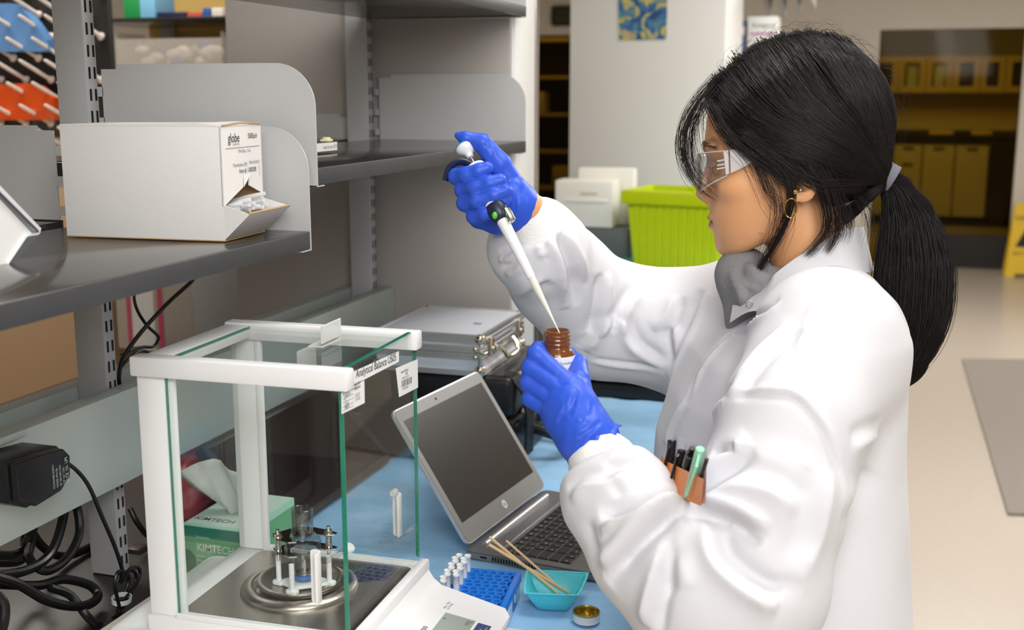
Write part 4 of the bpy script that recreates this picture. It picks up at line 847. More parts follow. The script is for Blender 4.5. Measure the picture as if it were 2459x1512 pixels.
# tilted chute at the bottom
ch = MB().raw([(0, .001, .002), (0, CW_-.001, .002), (.032, CW_+.004, .031), (.032, -.002, .031), (-.0016, .001, .0035), (-.0016, CW_-.001, .0035), (.0304, CW_+.004, .0325), (.0304, -.002, .0325)], [(0, 1, 2, 3), (7, 6, 5, 4), (0, 4, 5, 1), (1, 5, 6, 2), (2, 6, 7, 3), (3, 7, 4, 0)])
obj('chute', ch, WC, car, smooth=0); obj('chute_edge', MB().tube([(.0313, -.002, .0318), (.0313, CW_+.004, .0318)], .0012, 6), KR, car)
for y, s in ((.0, 1), (CW_, -1)): obj('chute_side', MB().raw([(0, y, .002), (.032, y+s*-.002, .031), (0, y, .040), (0, y+s*.0012, .002), (.032, y+s*-.0008, .031), (0, y+s*.0012, .040)], [(0, 1, 2), (5, 4, 3), (0, 3, 4, 1), (1, 4, 5, 2), (2, 5, 3, 0)]), WC, car, smooth=0)
obj('inner_card', MB().box((-.06, .004, .003), (-.004, CW_-.004, .004)), KR, car); obj('inner_wall', MB().box((-.05, CW_-.0045, .004), (-.002, CW_-.0025, .055)), KR, car)
obj('inner_wall', MB().box((-.062, .004, .004), (-.060, CW_-.004, .10)), KR, car)
cM = lambda y, z: wmat(car) @ frame((.0006, y, z), (0, 1, 0), (0, 0, 1))
text('brand_print', 'globe', .0145, cM(.016, .1115), M_['ink'], car, sx=.85); text('brand_print', 'SCIENTIFIC', .0032, cM(.0265, .1045), M_['ink_grey'], car)
text('count_print', '500Each', .0085, cM(.063, .1125), M_['ink'], car, sx=.8)
obj('rule', MB().box((.0001, .010, .1005), (.0005, CW_-.006, .1009)), M_['ink_grey'], car)
text('small_print', 'Mini-Pipet, 1.7mL', .0052, cM(.039, .0965), M_['ink_grey'], car, sx=.8); text('small_print', 'Polyethylene (PE)', .0056, cM(.025, .0815), M_['ink_grey'], car, sx=.85); text('small_print', 'Non-Sterile', .0056, cM(.0635, .083), M_['ink_grey'], car, sx=.85)
text('item_print', 'Item #: 138020B', .0072, cM(.039, .0745), M_['ink'], car, sx=.85)
text('edge_print', 'LOT 0719 12 B', .003, wmat(car) @ frame((.0006, .0885, .066), (0, 0, 1), (0, -1, 0)), M_['ink_grey'], car)
# pipettes poking out
pm = mat('pipette_clear', s2l(236, 238, 240), .2, alpha=.6); rp = random.Random(4)
for k in range(16):
    y = .016+.062*rp.random(); z = .031+.012*rp.random(); dx = rp.uniform(.5, 1); 
    a = Vector((-.045, y+rp.uniform(-.015, .015), z-.008)); e = Vector((rp.uniform(.004, .020), min(max(y, .02), .078), z+rp.uniform(-.002, .008)))
    w = wmat(car); o = obj('plastic_pipette', MB().tube([w @ a, w @ a.lerp(e, .55), w @ a.lerp(e, .6), w @ e], [.0018, .0018, .0024, .0024], 8), pm)
    tag(o, 'thin clear plastic pipette poking out of the white carton', 'pipette', 'disposable pipettes in the carton')
# ------------------------------------------------------------------ slanted acrylic sign holder at the left edge of the lower shelf
ah = thing('acrylic_holder', 'clear acrylic slanted sign holder at the near end of the lower shelf', 'sign holder', (-.80, .93, LZ+.001))
acr = mat('acrylic_white', s2l(232, 233, 235), .18, alpha=.9); acd = mat('acrylic_edge', s2l(92, 96, 100), .15)
q = lambda x, y, px: Vector(atx(x, y, px))
XA = -.80
pts = [q(-60, 395, XA), q(0, 445, XA), q(99, 548, XA), q(97, 557, XA), q(66, 566, XA), q(0, 668, XA), q(-30, 715, XA), q(-60, 715, XA)]
prof = [(p.y, p.z) for p in pts]
obj('slant_panel', MB().prism([prof[0], prof[1], prof[2], prof[3], (prof[2][0]-.006, prof[2][1]-.0015), (prof[1][0]-.003, prof[1][1]-.005), (prof[0][0]-.003, prof[0][1]-.005)], XA-.11, XA, 'x'), acr, ah, True, smooth=0)
obj('sheet', MB().prism([(prof[0][0]-.004, prof[0][1]-.008), (prof[1][0]-.004, prof[1][1]-.008), (prof[2][0]-.010, prof[2][1]-.004), (prof[4][0], prof[4][1]-.001), (prof[5][0]-.002, prof[5][1]+.002), (prof[5][0]-.03, prof[5][1]+.002)], XA-.108, XA-.003, 'x'), M_['paper'], ah, True, smooth=0)
obj('panel_edge', MB().tube([Vector((XA+.0006, a, b)) for a, b in ((prof[0][0]-.0035, prof[0][1]-.0055), (prof[1][0]-.0035, prof[1][1]-.0055), (prof[2][0]-.006, prof[2][1]-.002))], .0013, 6), acd, ah, True)
obj('base_lip', MB().prism([prof[3], prof[4], prof[5], (prof[5][0]-.002, prof[5][1]), (prof[4][0]-.0025, prof[4][1]-.0008), (prof[3][0]-.003, prof[3][1]-.002)], XA-.11, XA+.0005, 'x'), acr, ah, True, smooth=0)
# ------------------------------------------------------------------ acrylic tray with label on the middle shelf
t0 = Vector(atz(813, 366, 1.4625))
at = thing('acrylic_tray', 'clear acrylic wedge tray with printed label on the middle shelf', 'tray', (t0.x, t0.y, 1.4625))
Y0, X1 = t0.y, t0.x
obj('side_wall', MB().prism([(Y0-.0, 1.463), (Y0, 1.4795), (Y0-.07, 1.512), (Y0-.12, 1.512), (Y0-.12, 1.463)], X1-.0025, X1, 'x') if False else MB().prism([(X1, 1.463), (X1, 1.4795), (X1-.07, 1.512), (X1-.13, 1.512), (X1-.13, 1.463)], Y0, Y0+.0025, 'y'), M_['acrylic'], at, True, smooth=0)
obj('side_wall', MB().prism([(X1, 1.463), (X1, 1.4795), (X1-.07, 1.512), (X1-.13, 1.512), (X1-.13, 1.463)], Y0-.10, Y0-.0975, 'y'), M_['acrylic'], at, True, smooth=0)
obj('front_wall', MB().box((X1-.0025, Y0-.0974, 1.463), (X1, Y0-.0001, 1.4795)), M_['acrylic'], at, True, smooth=0)
obj('floor_plate', MB().box((X1-.13, Y0-.0974, 1.4628), (X1-.0026, Y0-.0001, 1.4645)), M_['acrylic'], at, True, smooth=0)
lb = obj('label', MB().box((X1+.0001, Y0-.095, 1.4665), (X1+.0006, Y0-.005, 1.4785)), M_['paper'], at, True, smooth=0)
text('label_print', 'book for scan 10/1/25', .0075, frame((X1+.0009, Y0-.05, 1.472), (0, 1, 0), (0, 0, 1)), M_['ink_grey'], lb, sx=.7)
obj('sponge', MB().box((X1-.012, Y0-.036, 1.4796), (X1+.002, Y0-.020, 1.4835), .0015).cyl((X1-.005, Y0-.028, 1.4830), (X1-.005, Y0-.028, 1.486), .006, n=12), mat('cream_foam', s2l(240, 236, 190), .7), at, True)
obj('sheet_stack', MB().box((X1-.12, Y0-.09, 1.4646), (X1-.006, Y0-.008, 1.468)), mat('grey_sheet', s2l(150, 145, 140), .6), at, True)
# ------------------------------------------------------------------ power adapter on the beam, its cord and bundle
ad = thing('power_adapter', 'black wall plug power adapter on the pale beam', 'power adapter', (-.90, 1.0, 1.11))
A_ = lambda x, y, z: (x, y, z)
sec = [(.958, 1.120), (.985, 1.106), (1.030, 1.110), (1.047, 1.122), (1.049, 1.150), (1.040, 1.160), (1.0, 1.164), (.958, 1.166)]
obj('body', MB().prism(sec, -.9245, -.872, 'x', .003), M_['plastic_black'], ad, True); obj('front_shell', MB().prism([(y+(.003 if y < 1.0 else -.002), z+(.002 if z < 1.14 else -.002)) for y, z in sec], -.8719, -.862, 'x', .003), M_['plastic_black'], ad, True)
for r in range(5): text('spec_print', ['ITE POWER SUPPLY', 'MODEL PSA15R', 'I/P 100-240V 0.5A', 'O/P 12V 1.25A', '\u25A1 CE  UL  LPS'][r], .0043 if r < 4 else .0065, frame((-.8612, 1.016+r*.0055, 1.119), (0, 0, 1), (0, -1, 0)), M_['ink_white'], ad, sx=.75, off=-.00005)
cord = [(-.870, 1.049, 1.139), (-.868, 1.062, 1.137), (-.868, 1.085, 1.115), (-.872, 1.12, 1.06), (-.876, 1.15, .985), (-.878, 1.158, .945), (-.880, 1.156, .932)]
pix = lambda L, xw: [Vector(atx(x, y, xw)) for x, y in L]
cpath = pix([(129, 1102), (150, 1105), (185, 1130), (215, 1170), (245, 1240), (275, 1310), (293, 1365), (297, 1395)], -.872)
tag(obj('adapter_cord', MB().tube(spline(cpath, 6), .0024, 10), M_['rubber']), 'thin black cord hanging from the power adapter', 'cord')
bd = thing('cord_bundle', 'black cord bundle tied with a pale cable tie beside the slab', 'cord bundle', tuple(atx(292, 1470, -.872)))
for k, L in enumerate(([(297, 1395), (293, 1372), (282, 1375), (276, 1400), (281, 1432), (288, 1460)], [(300, 1390), (312, 1365), (330, 1362), (336, 1378), (322, 1410), (298, 1440), (286, 1470)], [(290, 1400), (303, 1372), (322, 1372), (326, 1392), (312, 1420), (296, 1448), (280, 1478)], [(282, 1398), (290, 1376), (306, 1380), (308, 1400), (298, 1430), (292, 1470), (272, 1482)], [(287, 1440), (283, 1470), (290, 1495), (304, 1507), (318, 1505)])):
    P_ = pix(L, -.866-.004*k); obj('cord_loop', MB().tube(spline(P_, 6), .0022, 8), M_['rubber'], bd, True)
tc_ = Vector(atx(292, 1438, -.871)); obj('cable_tie', MB().lathe([(.0125, -.003), (.0135, -.003), (.0135, .003), (.0125, .003), (.0125, -.003)], 24, Matrix.Translation(tc_) @ Matrix.Rotation(R(8), 4, 'Y') @ Matrix.Diagonal((.85, 1, 1, 1)), False), mat('cable_tie', s2l(206, 212, 210), .4), bd, True)
# thick cables coiled on the worktop behind the beam
def cable(name, L, r, label, z=None):
    P_ = [Vector(atx(x, y, xw)) for x, y, xw in L]
    for p in P_: p.z = max(p.z, BZ+r+.001)
    return tag(obj(name, MB().tube(spline(P_, 8), r, 10), M_['rubber']), label, 'cable', 'coiled cables below the beam')
cable('power_cable', [(-40, 1330, -.98), (40, 1330, -1.0), (75, 1280, -1.0), (90, 1225, -1.0), (120, 1180, -.99), (155, 1180, -.98), (150, 1250, -.97), (120, 1330, -.96), (60, 1370, -.95), (-40, 1385, -.94)], .0060, 'thick glossy black cable looping up behind the beam')
cable('power_cable', [(-40, 1350, -1.02), (50, 1345, -1.03), (60, 1290, -1.04), (70, 1250, -1.04), (80, 1240, -1.03), (75, 1300, -1.0), (70, 1340, -.97), (110, 1370, -.95), (160, 1340, -.95), (190, 1280, -.96), (185, 1220, -.97), (165, 1190, -.985)], .0058, 'black cable in a tall double loop left of the post')
cable('power_cable', [(-40, 1375, -.93), (40, 1400, -.92), (110, 1440, -.91), (170, 1455, -.905), (215, 1450, -.91), (235, 1430, -.92), (215, 1405, -.93), (150, 1390, -.94), (90, 1405, -.95), (-40, 1400, -.96)], .0058, 'black cable in a flat loop on the dark worktop')
cable('power_cable', [(-20, 1420, -.90), (8, 1445, -.89), (10, 1490, -.885), (-10, 1560, -.88)], .0055, 'short black cable curving down at the left frame edge')
cable('power_cable', [(60, 1250, -1.05), (100, 1310, -1.05), (150, 1335, -1.05), (220, 1345, -1.05), (280, 1350, -1.06)], .0060, 'black cable running behind the post foot')
cable('power_cable', [(312, 1220, -1.0), (330, 1255, -.99), (360, 1290, -.98), (400, 1330, -.97)], .0040, 'thin black cable slanting down right of the post')
cable('power_cable', [(120, 1410, -.93), (170, 1430, -.92), (210, 1480, -.90), (240, 1540, -.88)], .0052, 'braided black cable heading toward the slab')
# plug at the back
tag(obj('plug', MB().box(tuple(Vector(atx(330, 1330, -.99))-Vector((.012, .012, .012))), tuple(Vector(atx(330, 1330, -.99))+Vector((.012, .014, .012))), .003), mat('dark_plug', s2l(58, 44, 42), .4)), 'dark plug behind the shelving post', 'plug')
# wires above the beam
def wire(L, xw, r, label): return tag(obj('wire', MB().tube(spline(pix(L, xw), 8), r, 8), M_['rubber']), label, 'wire', 'wires above the beam')
wire([(470, 660), (455, 680), (400, 730), (345, 790), (310, 835), (292, 865), (285, 905), (287, 925)], -.965, .0030, 'thicker black wire rising to the lower shelf')
wire([(330, 690), (322, 712), (330, 745), (352, 780), (378, 805), (380, 815), (368, 832), (345, 833), (318, 838), (292, 852)], -.975, .0022, 'thin kinked black wire hanging beside the post')
wire([(284, 890), (300, 870), (325, 848), (345, 842), (365, 850)], -.968, .0022, 'thin black wire looping over the rear beam')
# ------------------------------------------------------------------ implicit surfaces for the figure
def seg(P, a, b, ra, rb):
    a = np.asarray(a, np.float32); b = np.asarray(b, np.float32); d = b-a; h = np.clip(((P-a)@d)/max(float(d@d), 1e-12), 0, 1)
    return np.linalg.norm(P-a-h[:, None]*d, axis=1) - (ra+(rb-ra)*h)
def chain(P, pts, k=.01):
    "pts: (x,y,z,r) rounded cones"
    D = None
    for p, q in zip(pts, pts[1:]):
        d = seg(P, p[:3], q[:3], p[3], q[3]); D = d if D is None else smin(D, d, k)
    return D
def smin(a, b, k):
    if k <= 0: return np.minimum(a, b)
    h = np.clip(.5+.5*(b-a)/k, 0, 1); return b+(a-b)*h-k*h*(1-h)
def smax(a, b, k): return -smin(-a, -b, k)
def ell(P, c, r, A=None):
    q = P-np.asarray(c, np.float32)
    if A is not None: q = q@np.asarray(A, np.float32).T
    r = np.asarray(r, np.float32); k0 = np.linalg.norm(q/r, axis=1); k1 = np.linalg.norm(q/(r*r), axis=1)+1e-9
    return k0*(k0-1)/k1
def surface_net(f, lo, hi, h):
    lo = np.asarray(lo, np.float64); n = np.ceil((np.asarray(hi)-lo)/h/4).astype(int)*4+1
    m = (n-1)//4+1
    ax = [lo[i]+np.arange(m[i])*h*4 for i in range(3)]
    G = np.stack(np.meshgrid(*ax, indexing='ij'), -1).reshape(-1, 3).astype(np.float32)
    C = np.concatenate([f(G[i:i+400000]) for i in range(0, len(G), 400000)]).reshape(m)
    F = np.repeat(np.repeat(np.repeat(C, 4, 0), 4, 1), 4, 2)[:n[0], :n[1], :n[2]].astype(np.float32)
    cc = np.abs(C[:-1, :-1, :-1])
    for dx in (0, 1):
        for dy in (0, 1):
            for dz in (0, 1): cc = np.minimum(cc, np.abs(C[dx:m[0]-1+dx, dy:m[1]-1+dy, dz:m[2]-1+dz]))
    act = np.argwhere(cc < h*4*1.35)
    o = np.stack(np.meshgrid(*[np.arange(5)]*3, indexing='ij'), -1).reshape(-1, 3)
    idx = (act[:, None, :]*4+o[None]).reshape(-1, 3)
    key = np.unique((idx[:, 0]*n[1]+idx[:, 1])*n[2]+idx[:, 2])
    ii = np.stack([key//(n[1]*n[2]), (key//n[2]) % n[1], key % n[2]], -1)
    PP = (lo+ii*h).astype(np.float32)
    vals = np.concatenate([f(PP[i:i+400000]) for i in range(0, len(PP), 400000)])
    F.reshape(-1)[key] = vals
    S = F < 0
    cell = np.zeros(n-1, np.uint8)
    for dx in (0, 1):
        for dy in (0, 1):
            for dz in (0, 1): cell += S[dx:n[0]-1+dx, dy:n[1]-1+dy, dz:n[2]-1+dz]
    ci = np.argwhere((cell > 0) & (cell < 8)); vid = -np.ones(n-1, np.int64); vid[tuple(ci.T)] = np.arange(len(ci))
    acc = np.zeros((len(ci), 3)); cnt = np.zeros(len(ci))
    cor = [(i, j, k) for i in (0, 1) for j in (0, 1) for k in (0, 1)]
    for a in cor:
        for b in cor:
            if sum(abs(a[q]-b[q]) for q in range(3)) != 1 or a > b: continue
            va = F[ci[:, 0]+a[0], ci[:, 1]+a[1], ci[:, 2]+a[2]]; vb = F[ci[:, 0]+b[0], ci[:, 1]+b[1], ci[:, 2]+b[2]]
            msk = (va < 0) != (vb < 0); t = np.where(msk, va/np.where(va == vb, 1, va-vb), 0)
            p = np.asarray(a)[None]+t[:, None]*(np.asarray(b)-np.asarray(a))[None]
            acc[msk] += p[msk]; cnt[msk] += 1
    V = lo+(ci+acc/cnt[:, None])*h
    faces = []
    for d in range(3):
        u, v = (d+1) % 3, (d+2) % 3
        s0 = [slice(1, -1)]*3; s0[d] = slice(0, -1); s1 = [slice(1, -1)]*3; s1[d] = slice(1, None)
        A, B = S[tuple(s0)], S[tuple(s1)]; e = np.argwhere(A != B); fl = A[tuple(e.T)]
        base = e.copy(); base[:, u] += 1; base[:, v] += 1
        def g(du, dv):
            q = base.copy(); q[:, u] += du-1; q[:, v] += dv-1; return vid[tuple(q.T)]
        q = np.stack([g(0, 0), g(1, 0), g(1, 1), g(0, 1)], -1); q[~fl] = q[~fl][:, ::-1]; faces.append(q)
    Fc = np.concatenate(faces); Fc = Fc[(Fc >= 0).all(1)]
    return V, Fc
def np_mesh(name, V, Fc, mat=None):
    me = bpy.data.meshes.new(name); k = Fc.shape[1]
    me.vertices.add(len(V)); me.vertices.foreach_set('co', np.asarray(V, np.float32).ravel())
    me.loops.add(Fc.size); me.loops.foreach_set('vertex_index', Fc.astype(np.int32).ravel())
    me.polygons.add(len(Fc)); me.polygons.foreach_set('loop_start', np.arange(0, Fc.size, k, dtype=np.int32))
    me.polygons.foreach_set('use_smooth', np.ones(len(Fc), bool)); me.update(calc_edges=True); me.validate()
    if mat: me.materials.append(mat)
    return me
def smooth_mesh(V, Fc, it=2, lam=.5):
    E = np.concatenate([Fc[:, [i, (i+1) % Fc.shape[1]]] for i in range(Fc.shape[1])]); V = V.copy()
    deg = np.bincount(E[:, 0], minlength=len(V))+np.bincount(E[:, 1], minlength=len(V)); deg = np.maximum(deg, 1)
    for _ in range(it):
        S = np.zeros_like(V)
        for c in range(3): S[:, c] = np.bincount(E[:, 0], V[E[:, 1], c], len(V))+np.bincount(E[:, 1], V[E[:, 0], c], len(V))
        V += lam*(S/deg[:, None]-V)
    return V
def normals(V, Fc):
    a, b, c = V[Fc[:, 0]], V[Fc[:, 1]], V[Fc[:, 2]]; n = np.cross(b-a, c-a); N = np.zeros_like(V)
    for i in range(Fc.shape[1]):
        for c in range(3): N[:, c] += np.bincount(Fc[:, i], n[:, c], len(V))
    return N/(np.linalg.norm(N, axis=1, keepdims=True)+1e-12)
def proj(V):
    q = V-CAM; t = q@_f; return W/2+FPX*(q@_r)/t, H/2-FPX*(q@_u)/t, t
def pick(V, N, pts):
    "3-D points of the surface met along the listed directions"
    x, y, t = proj(V); front = ((CAM-V)*N).sum(1) > 0; out = []
    xf, yf, tf, Vf = x[front], y[front], t[front], V[front]
    for px, py in pts:
        d = np.hypot(xf-px, yf-py); m = d < 9
        if not m.any(): m = d < d.min()+3
        i = np.where(m)[0]; out.append(Vf[i[np.argmin(tf[i])]])
    return np.array(out)
def stroke(V, N, pts, amp, w, side=0.0, off=1.7, taper=True):
    "raise (amp>0) or sink a fold along a path; side adds the valley beside it"
    S = np.array(spline(pick(V, N, pts), 8)); T = np.gradient(S, axis=0); T /= np.linalg.norm(T, axis=1, keepdims=True)+1e-12
    lo, hi = S.min(0)-w*5, S.max(0)+w*5; m = np.where(((V > lo) & (V < hi)).all(1))[0]
    if not len(m): return V
    D = np.linalg.norm(V[m][:, None]-S[None], axis=2); j = D.argmin(1); d = D[np.arange(len(m)), j]
    r = V[m]-S[j]; b = np.cross(N[m], T[j]); sd = (r*b).sum(1)
    u = j/(len(S)-1); tp = np.clip(np.minimum(u, 1-u)*5, 0, 1)**.7 if taper else 1
    g = np.exp(-(d/w)**1.25)
    if side: g = g-abs(side)*np.exp(-((sd-np.sign(side)*off*w)/(w*1.1))**2)*(d < 4*w)*np.exp(-(d/(3*w))**4)
    V[m] += N[m]*(amp*g*tp)[:, None]
    return V
# ------------------------------------------------------------------ the person
def J(px, py, t, r=None):
    p = atd(px, py, t); return (*p, r) if r is not None else tuple(p)
person = thing('person', 'person in white lab coat, safety glasses and blue gloves pipetting', 'person', (-.09, 1.40, 0))
coat_m = mat('coat_cotton', s2l(216, 216, 221), .85, bump=.12, bscale=900, sheen=.15)
skin_m = mat('skin', s2l(196, 140, 100), .45, sss=.12, bump=.05, bscale=700)
glove_m = mat('nitrile_blue', s2l(48, 88, 208), .42, bump=.22, bscale=110, stretch=(1, 1, .35), spec=.4)
# torso axes: fac = the way the chest faces, lat = towards the far (right) shoulder
lsh, rsh = np.array(J(1990, 790, 1.27)), np.array(J(1805, 770, 1.545))
lat = rsh-lsh; lat[2] = 0; lat /= np.linalg.norm(lat); fac = np.cross(lat, (0, 0, -1.0)); fac *= np.sign(fac@-_r)
tor = [  # py at the torso depth, centre px, half depth, half width
    (668, 1990, .050, .060), (700, 1978, .066, .095), (760, 1948, .090, .150), (850, 1905, .115, .178), (950, 1878, .127, .185), (1060, 1860, .136, .19), (1200, 1856, .140, .195), (1512, 1860, .142, .205), (1900, 1872, .145, .212), (2300, 1884, .15, .22)]
TZ = np.array([atd(x, y, 1.41)[2] for y, x, *_ in tor]); TC = np.array([atd(x, y, 1.41) for y, x, *_ in tor]); TA = np.array([a[2] for a in tor]); TB = np.array([a[3] for a in tor])
o_ = np.argsort(TZ); TZ, TC, TA, TB = TZ[o_], TC[o_], TA[o_], TB[o_]
def torso(P, grow=0.0, ztop=None, zbot=.50):
    z = P[:, 2]; cx = np.interp(z, TZ, TC[:, 0]); cy_ = np.interp(z, TZ, TC[:, 1]); a = np.interp(z, TZ, TA)+grow; b = np.interp(z, TZ, TB)+grow
    dx, dy = P[:, 0]-cx, P[:, 1]-cy_; u = (dx*fac[0]+dy*fac[1])/a; v = (dx*lat[0]+dy*lat[1])/b
    q = (np.abs(u)**2.3+np.abs(v)**2.3)**(1/2.3); d = (q-1)*np.minimum(a, b)*.95
    d = smax(d, z-(TZ[-1] if ztop is None else ztop), .03); return np.maximum(d, zbot-z)
larm = [J(1985, 825, 1.275, .076), J(1905, 1010, 1.215, .074), J(1850, 1200, 1.19, .076), J(1790, 1400, 1.175, .080)]
lfore = [J(1790, 1400, 1.175, .080), J(1700, 1425, 1.175, .078), J(1570, 1310, 1.20, .066), J(1478, 1190, 1.235, .056), J(1436, 1112, 1.262, .040)]
rarm = [J(1805, 775, 1.545, .085), J(1640, 795, 1.60, .084), J(1450, 765, 1.62, .082)]
rfore = [J(1450, 765, 1.62, .082), J(1345, 665, 1.545, .066), J(1288, 588, 1.475, .060), J(1280, 532, 1.446, .036)]
yoke = [J(1990, 812, 1.285, .073), J(2000, 775, 1.34, .058), J(1985, 752, 1.385, .048), J(1960, 760, 1.44, .050), J(1815, 770, 1.54, .076)]
NB = np.array(J(1955, 640, 1.405))
def cutp(c, a, b): n = np.array(b)-np.array(a); return np.array(c, np.float32), (n/np.linalg.norm(n)).astype(np.float32)
LCUT = cutp(J(1450, 1122, 1.258), J(1462, 1150, 1.25), J(1412, 1050, 1.275)); RCUT = cutp(J(1279, 525, 1.446), J(1298, 580, 1.475), J(1262, 508, 1.437))
def coat_f(P):
    d = torso(P); d = smin(d, chain(P, yoke, .02), .05)
    d = smin(d, chain(P, larm, .015), .035); d2 = smax(chain(P, lfore, .02), (P-LCUT[0])@LCUT[1], .006); d = smin(d, d2, .018)
    d = smin(d, smin(chain(P, rarm, .015), smax(chain(P, rfore, .02), (P-RCUT[0])@RCUT[1], .006), .015), .04)
    # neck hole
    d = smax(d, -seg(P, NB-np.array((0, 0, .06)), NB+np.array((-.02, -.0, .16)), .054, .075), .006)
    return d
allp = np.array([p[:3] for p in larm+lfore+rarm+rfore+yoke]); lo = np.minimum(allp.min(0), TC.min(0))-.26; hi = np.maximum(allp.max(0), TC.max(0))+.26; lo[2] = .485; hi[2] = 1.47
lo[:2] = np.minimum(allp.min(0)[:2]-.1, TC.min(0)[:2]-.26); hi[:2] = np.maximum(allp.max(0)[:2]+.1, TC.max(0)[:2]+.26)
CV, CF = surface_net(coat_f, lo, hi, .0036); CV = smooth_mesh(CV, CF, 2); CN = normals(CV, CF)
base_CV, base_CN = CV.copy(), CN.copy()
# broad cloth undulation
def wav(P, s, v): return np.sin(P@np.array(v)*s)
CV = CV+CN*(.0007*(wav(CV, 38, (1, .6, .5))*wav(CV, 29, (-.5, 1, .7))+.7*wav(CV, 61, (.7, -.4, 1))*wav(CV, 23, (1, 1, -.3))))[:, None]
CN = normals(CV, CF)
def fold(pts, amp, w, side=0.0, off=1.7): 
    global CV
    CV = stroke(CV, CN, pts, amp*1.35, w*.68, side, off)
# near sleeve
fold([(1440, 1262), (1476, 1253), (1540, 1228), (1601, 1200), (1655, 1200)], .011, .013, 1.0)
fold([(1655, 1205), (1612, 1231), (1560, 1275), (1498, 1334), (1455, 1410)], -.016, .013, -.6)
fold([(1600, 1262), (1575, 1350), (1553, 1440), (1545, 1500)], .010, .013, .9)
fold([(1640, 1235), (1625, 1320), (1640, 1420)], .008, .014, -.7)
fold([(1662, 1212), (1710, 1228), (1760, 1250), (1830, 1292)], -.013, .012, .7)
fold([(1690, 1240), (1700, 1320), (1750, 1385), (1815, 1432), (1880, 1460)], .010, .014, .8)
fold([(1735, 1275), (1780, 1350), (1850, 1400), (1930, 1395)], -.007, .015)
fold([(1665, 1165), (1705, 1120), (1745, 1085), (1800, 1050)], .011, .014, -.8)
fold([(1700, 1085), (1730, 1062), (1755, 1068)], -.010, .010)
fold([(1690, 1180), (1760, 1160), (1850, 1180), (1920, 1230)], .006, .016, .6)
fold([(1365, 1200), (1400, 1170), (1460, 1150), (1520, 1120)], .006, .012, .8)
fold([(1400, 1250), (1420, 1320), (1450, 1380)], -.006, .014, .5)
fold([(1455, 1120), (1500, 1105), (1560, 1100)], -.006, .009, .6)
fold([(1440, 1140), (1470, 1160), (1490, 1200)], -.004, .008)
fold([(1741, 944), (1829, 929), (1918, 940), (1991, 1025), (2020, 1106), (2040, 1200)], .0035, .006, -.8)
fold([(1990, 1120), (1985, 1220), (1960, 1310), (1900, 1400)], .007, .018, -.6)
fold([(2050, 1078), (2085, 1058), (2115, 1040)], .005, .012, .8)
fold([(2020, 1260), (2060, 1180), (2090, 1120)], -.006, .018, .5)
# shoulder and chest
fold([(1987, 654), (1962, 705), (1940, 753), (1920, 820), (1910, 880)], .0030, .006, .8)
fold([(1905, 770), (1860, 805), (1829, 834), (1785, 890), (1750, 950)], .007, .014, .8)
fold([(1870, 720), (1815, 762), (1760, 800), (1712, 841), (1675, 900), (1650, 950)], .006, .007, -1.2, 1.4)
fold([(1800, 905), (1740, 960), (1700, 1030)], .006, .014, -.6)
fold([(1640, 960), (1610, 1010), (1590, 1060)], .004, .012, .5)
# far sleeve
fold([(1447, 660), (1444, 730), (1412, 812)], -.010, .014, .7)
fold([(1491, 775), (1515, 835), (1587, 890)], .007, .011, .8)
fold([(1594, 782), (1598, 830), (1600, 880)], -.008, .010, .7)
fold([(1545, 690), (1515, 745), (1500, 810)], .007, .012, -.8)
fold([(1620, 700), (1590, 760), (1565, 800)], .006, .011, .8)
fold([(1680, 690), (1650, 760), (1610, 840), (1600, 900)], -.007, .012, .7)
fold([(1418, 876), (1506, 888), (1590, 905)], .0035, .006, .8)
fold([(1400, 850), (1450, 800), (1480, 760)], .006, .012, .6)
fold([(1192, 622), (1211, 626), (1236, 606)], .005, .007, .9)
fold([(1205, 660), (1236, 652), (1256, 632)], .006, .008, .9)
fold([(1289, 580), (1297, 615), (1306, 606)], .005, .006, .8)
fold([(1320, 560), (1345, 620), (1358, 690), (1360, 750)], .008, .011, .8)
fold([(1228, 720), (1280, 712), (1320, 680)], -.006, .010, .6)
fold([(1360, 560), (1395, 620), (1415, 680)], .006, .012, -.7)
fold([(1260, 570), (1300, 560), (1330, 520)], -.005, .008, .7)
CV = smooth_mesh(CV, CF, 1, .35)
coat = obj('lab_coat', np_mesh('lab_coat', CV, CF, coat_m), None, person, True, smooth=0, label='white cotton lab coat')
CN2 = normals(CV, CF)
# knit cuffs
def sleeve_cuff(a, b, r0, r1):
    a, b = Vector(a), Vector(b); L = (b-a).length; M = Matrix.Translation(a) @ (b-a).to_track_quat('Z', 'Y').to_matrix().to_4x4()
    n = 72; prof = [(r0*.97, -.004), (r0+.002, .004), (r0*.98+.0015, L*.3), (r1+.0025, L*.75), (r1+.0018, L), (r1-.0015, L*.995), (r1-.003, L*.6)]
    m = MB().lathe(prof, n, None, False)
    for v in m.bm.verts: v.co *= 1
    for v in m.bm.verts:
        k = 1+.012*math.sin(36*math.atan2(v.co.y, v.co.x))
        v.co.x *= k; v.co.y *= k
    bmesh.ops.transform(m.bm, matrix=M, verts=m.bm.verts); return m
cuff_m = mat('knit_cuff', s2l(240, 239, 238), .95, bump=.5, bscale=500)
obj('knit_cuff', sleeve_cuff(J(1452, 1122, 1.258), J(1414, 1053, 1.275), .037, .0275), cuff_m, coat, True)
obj('knit_cuff', sleeve_cuff(J(1294, 560, 1.456), J(1257, 505, 1.437), .037, .0265), cuff_m, coat, True)
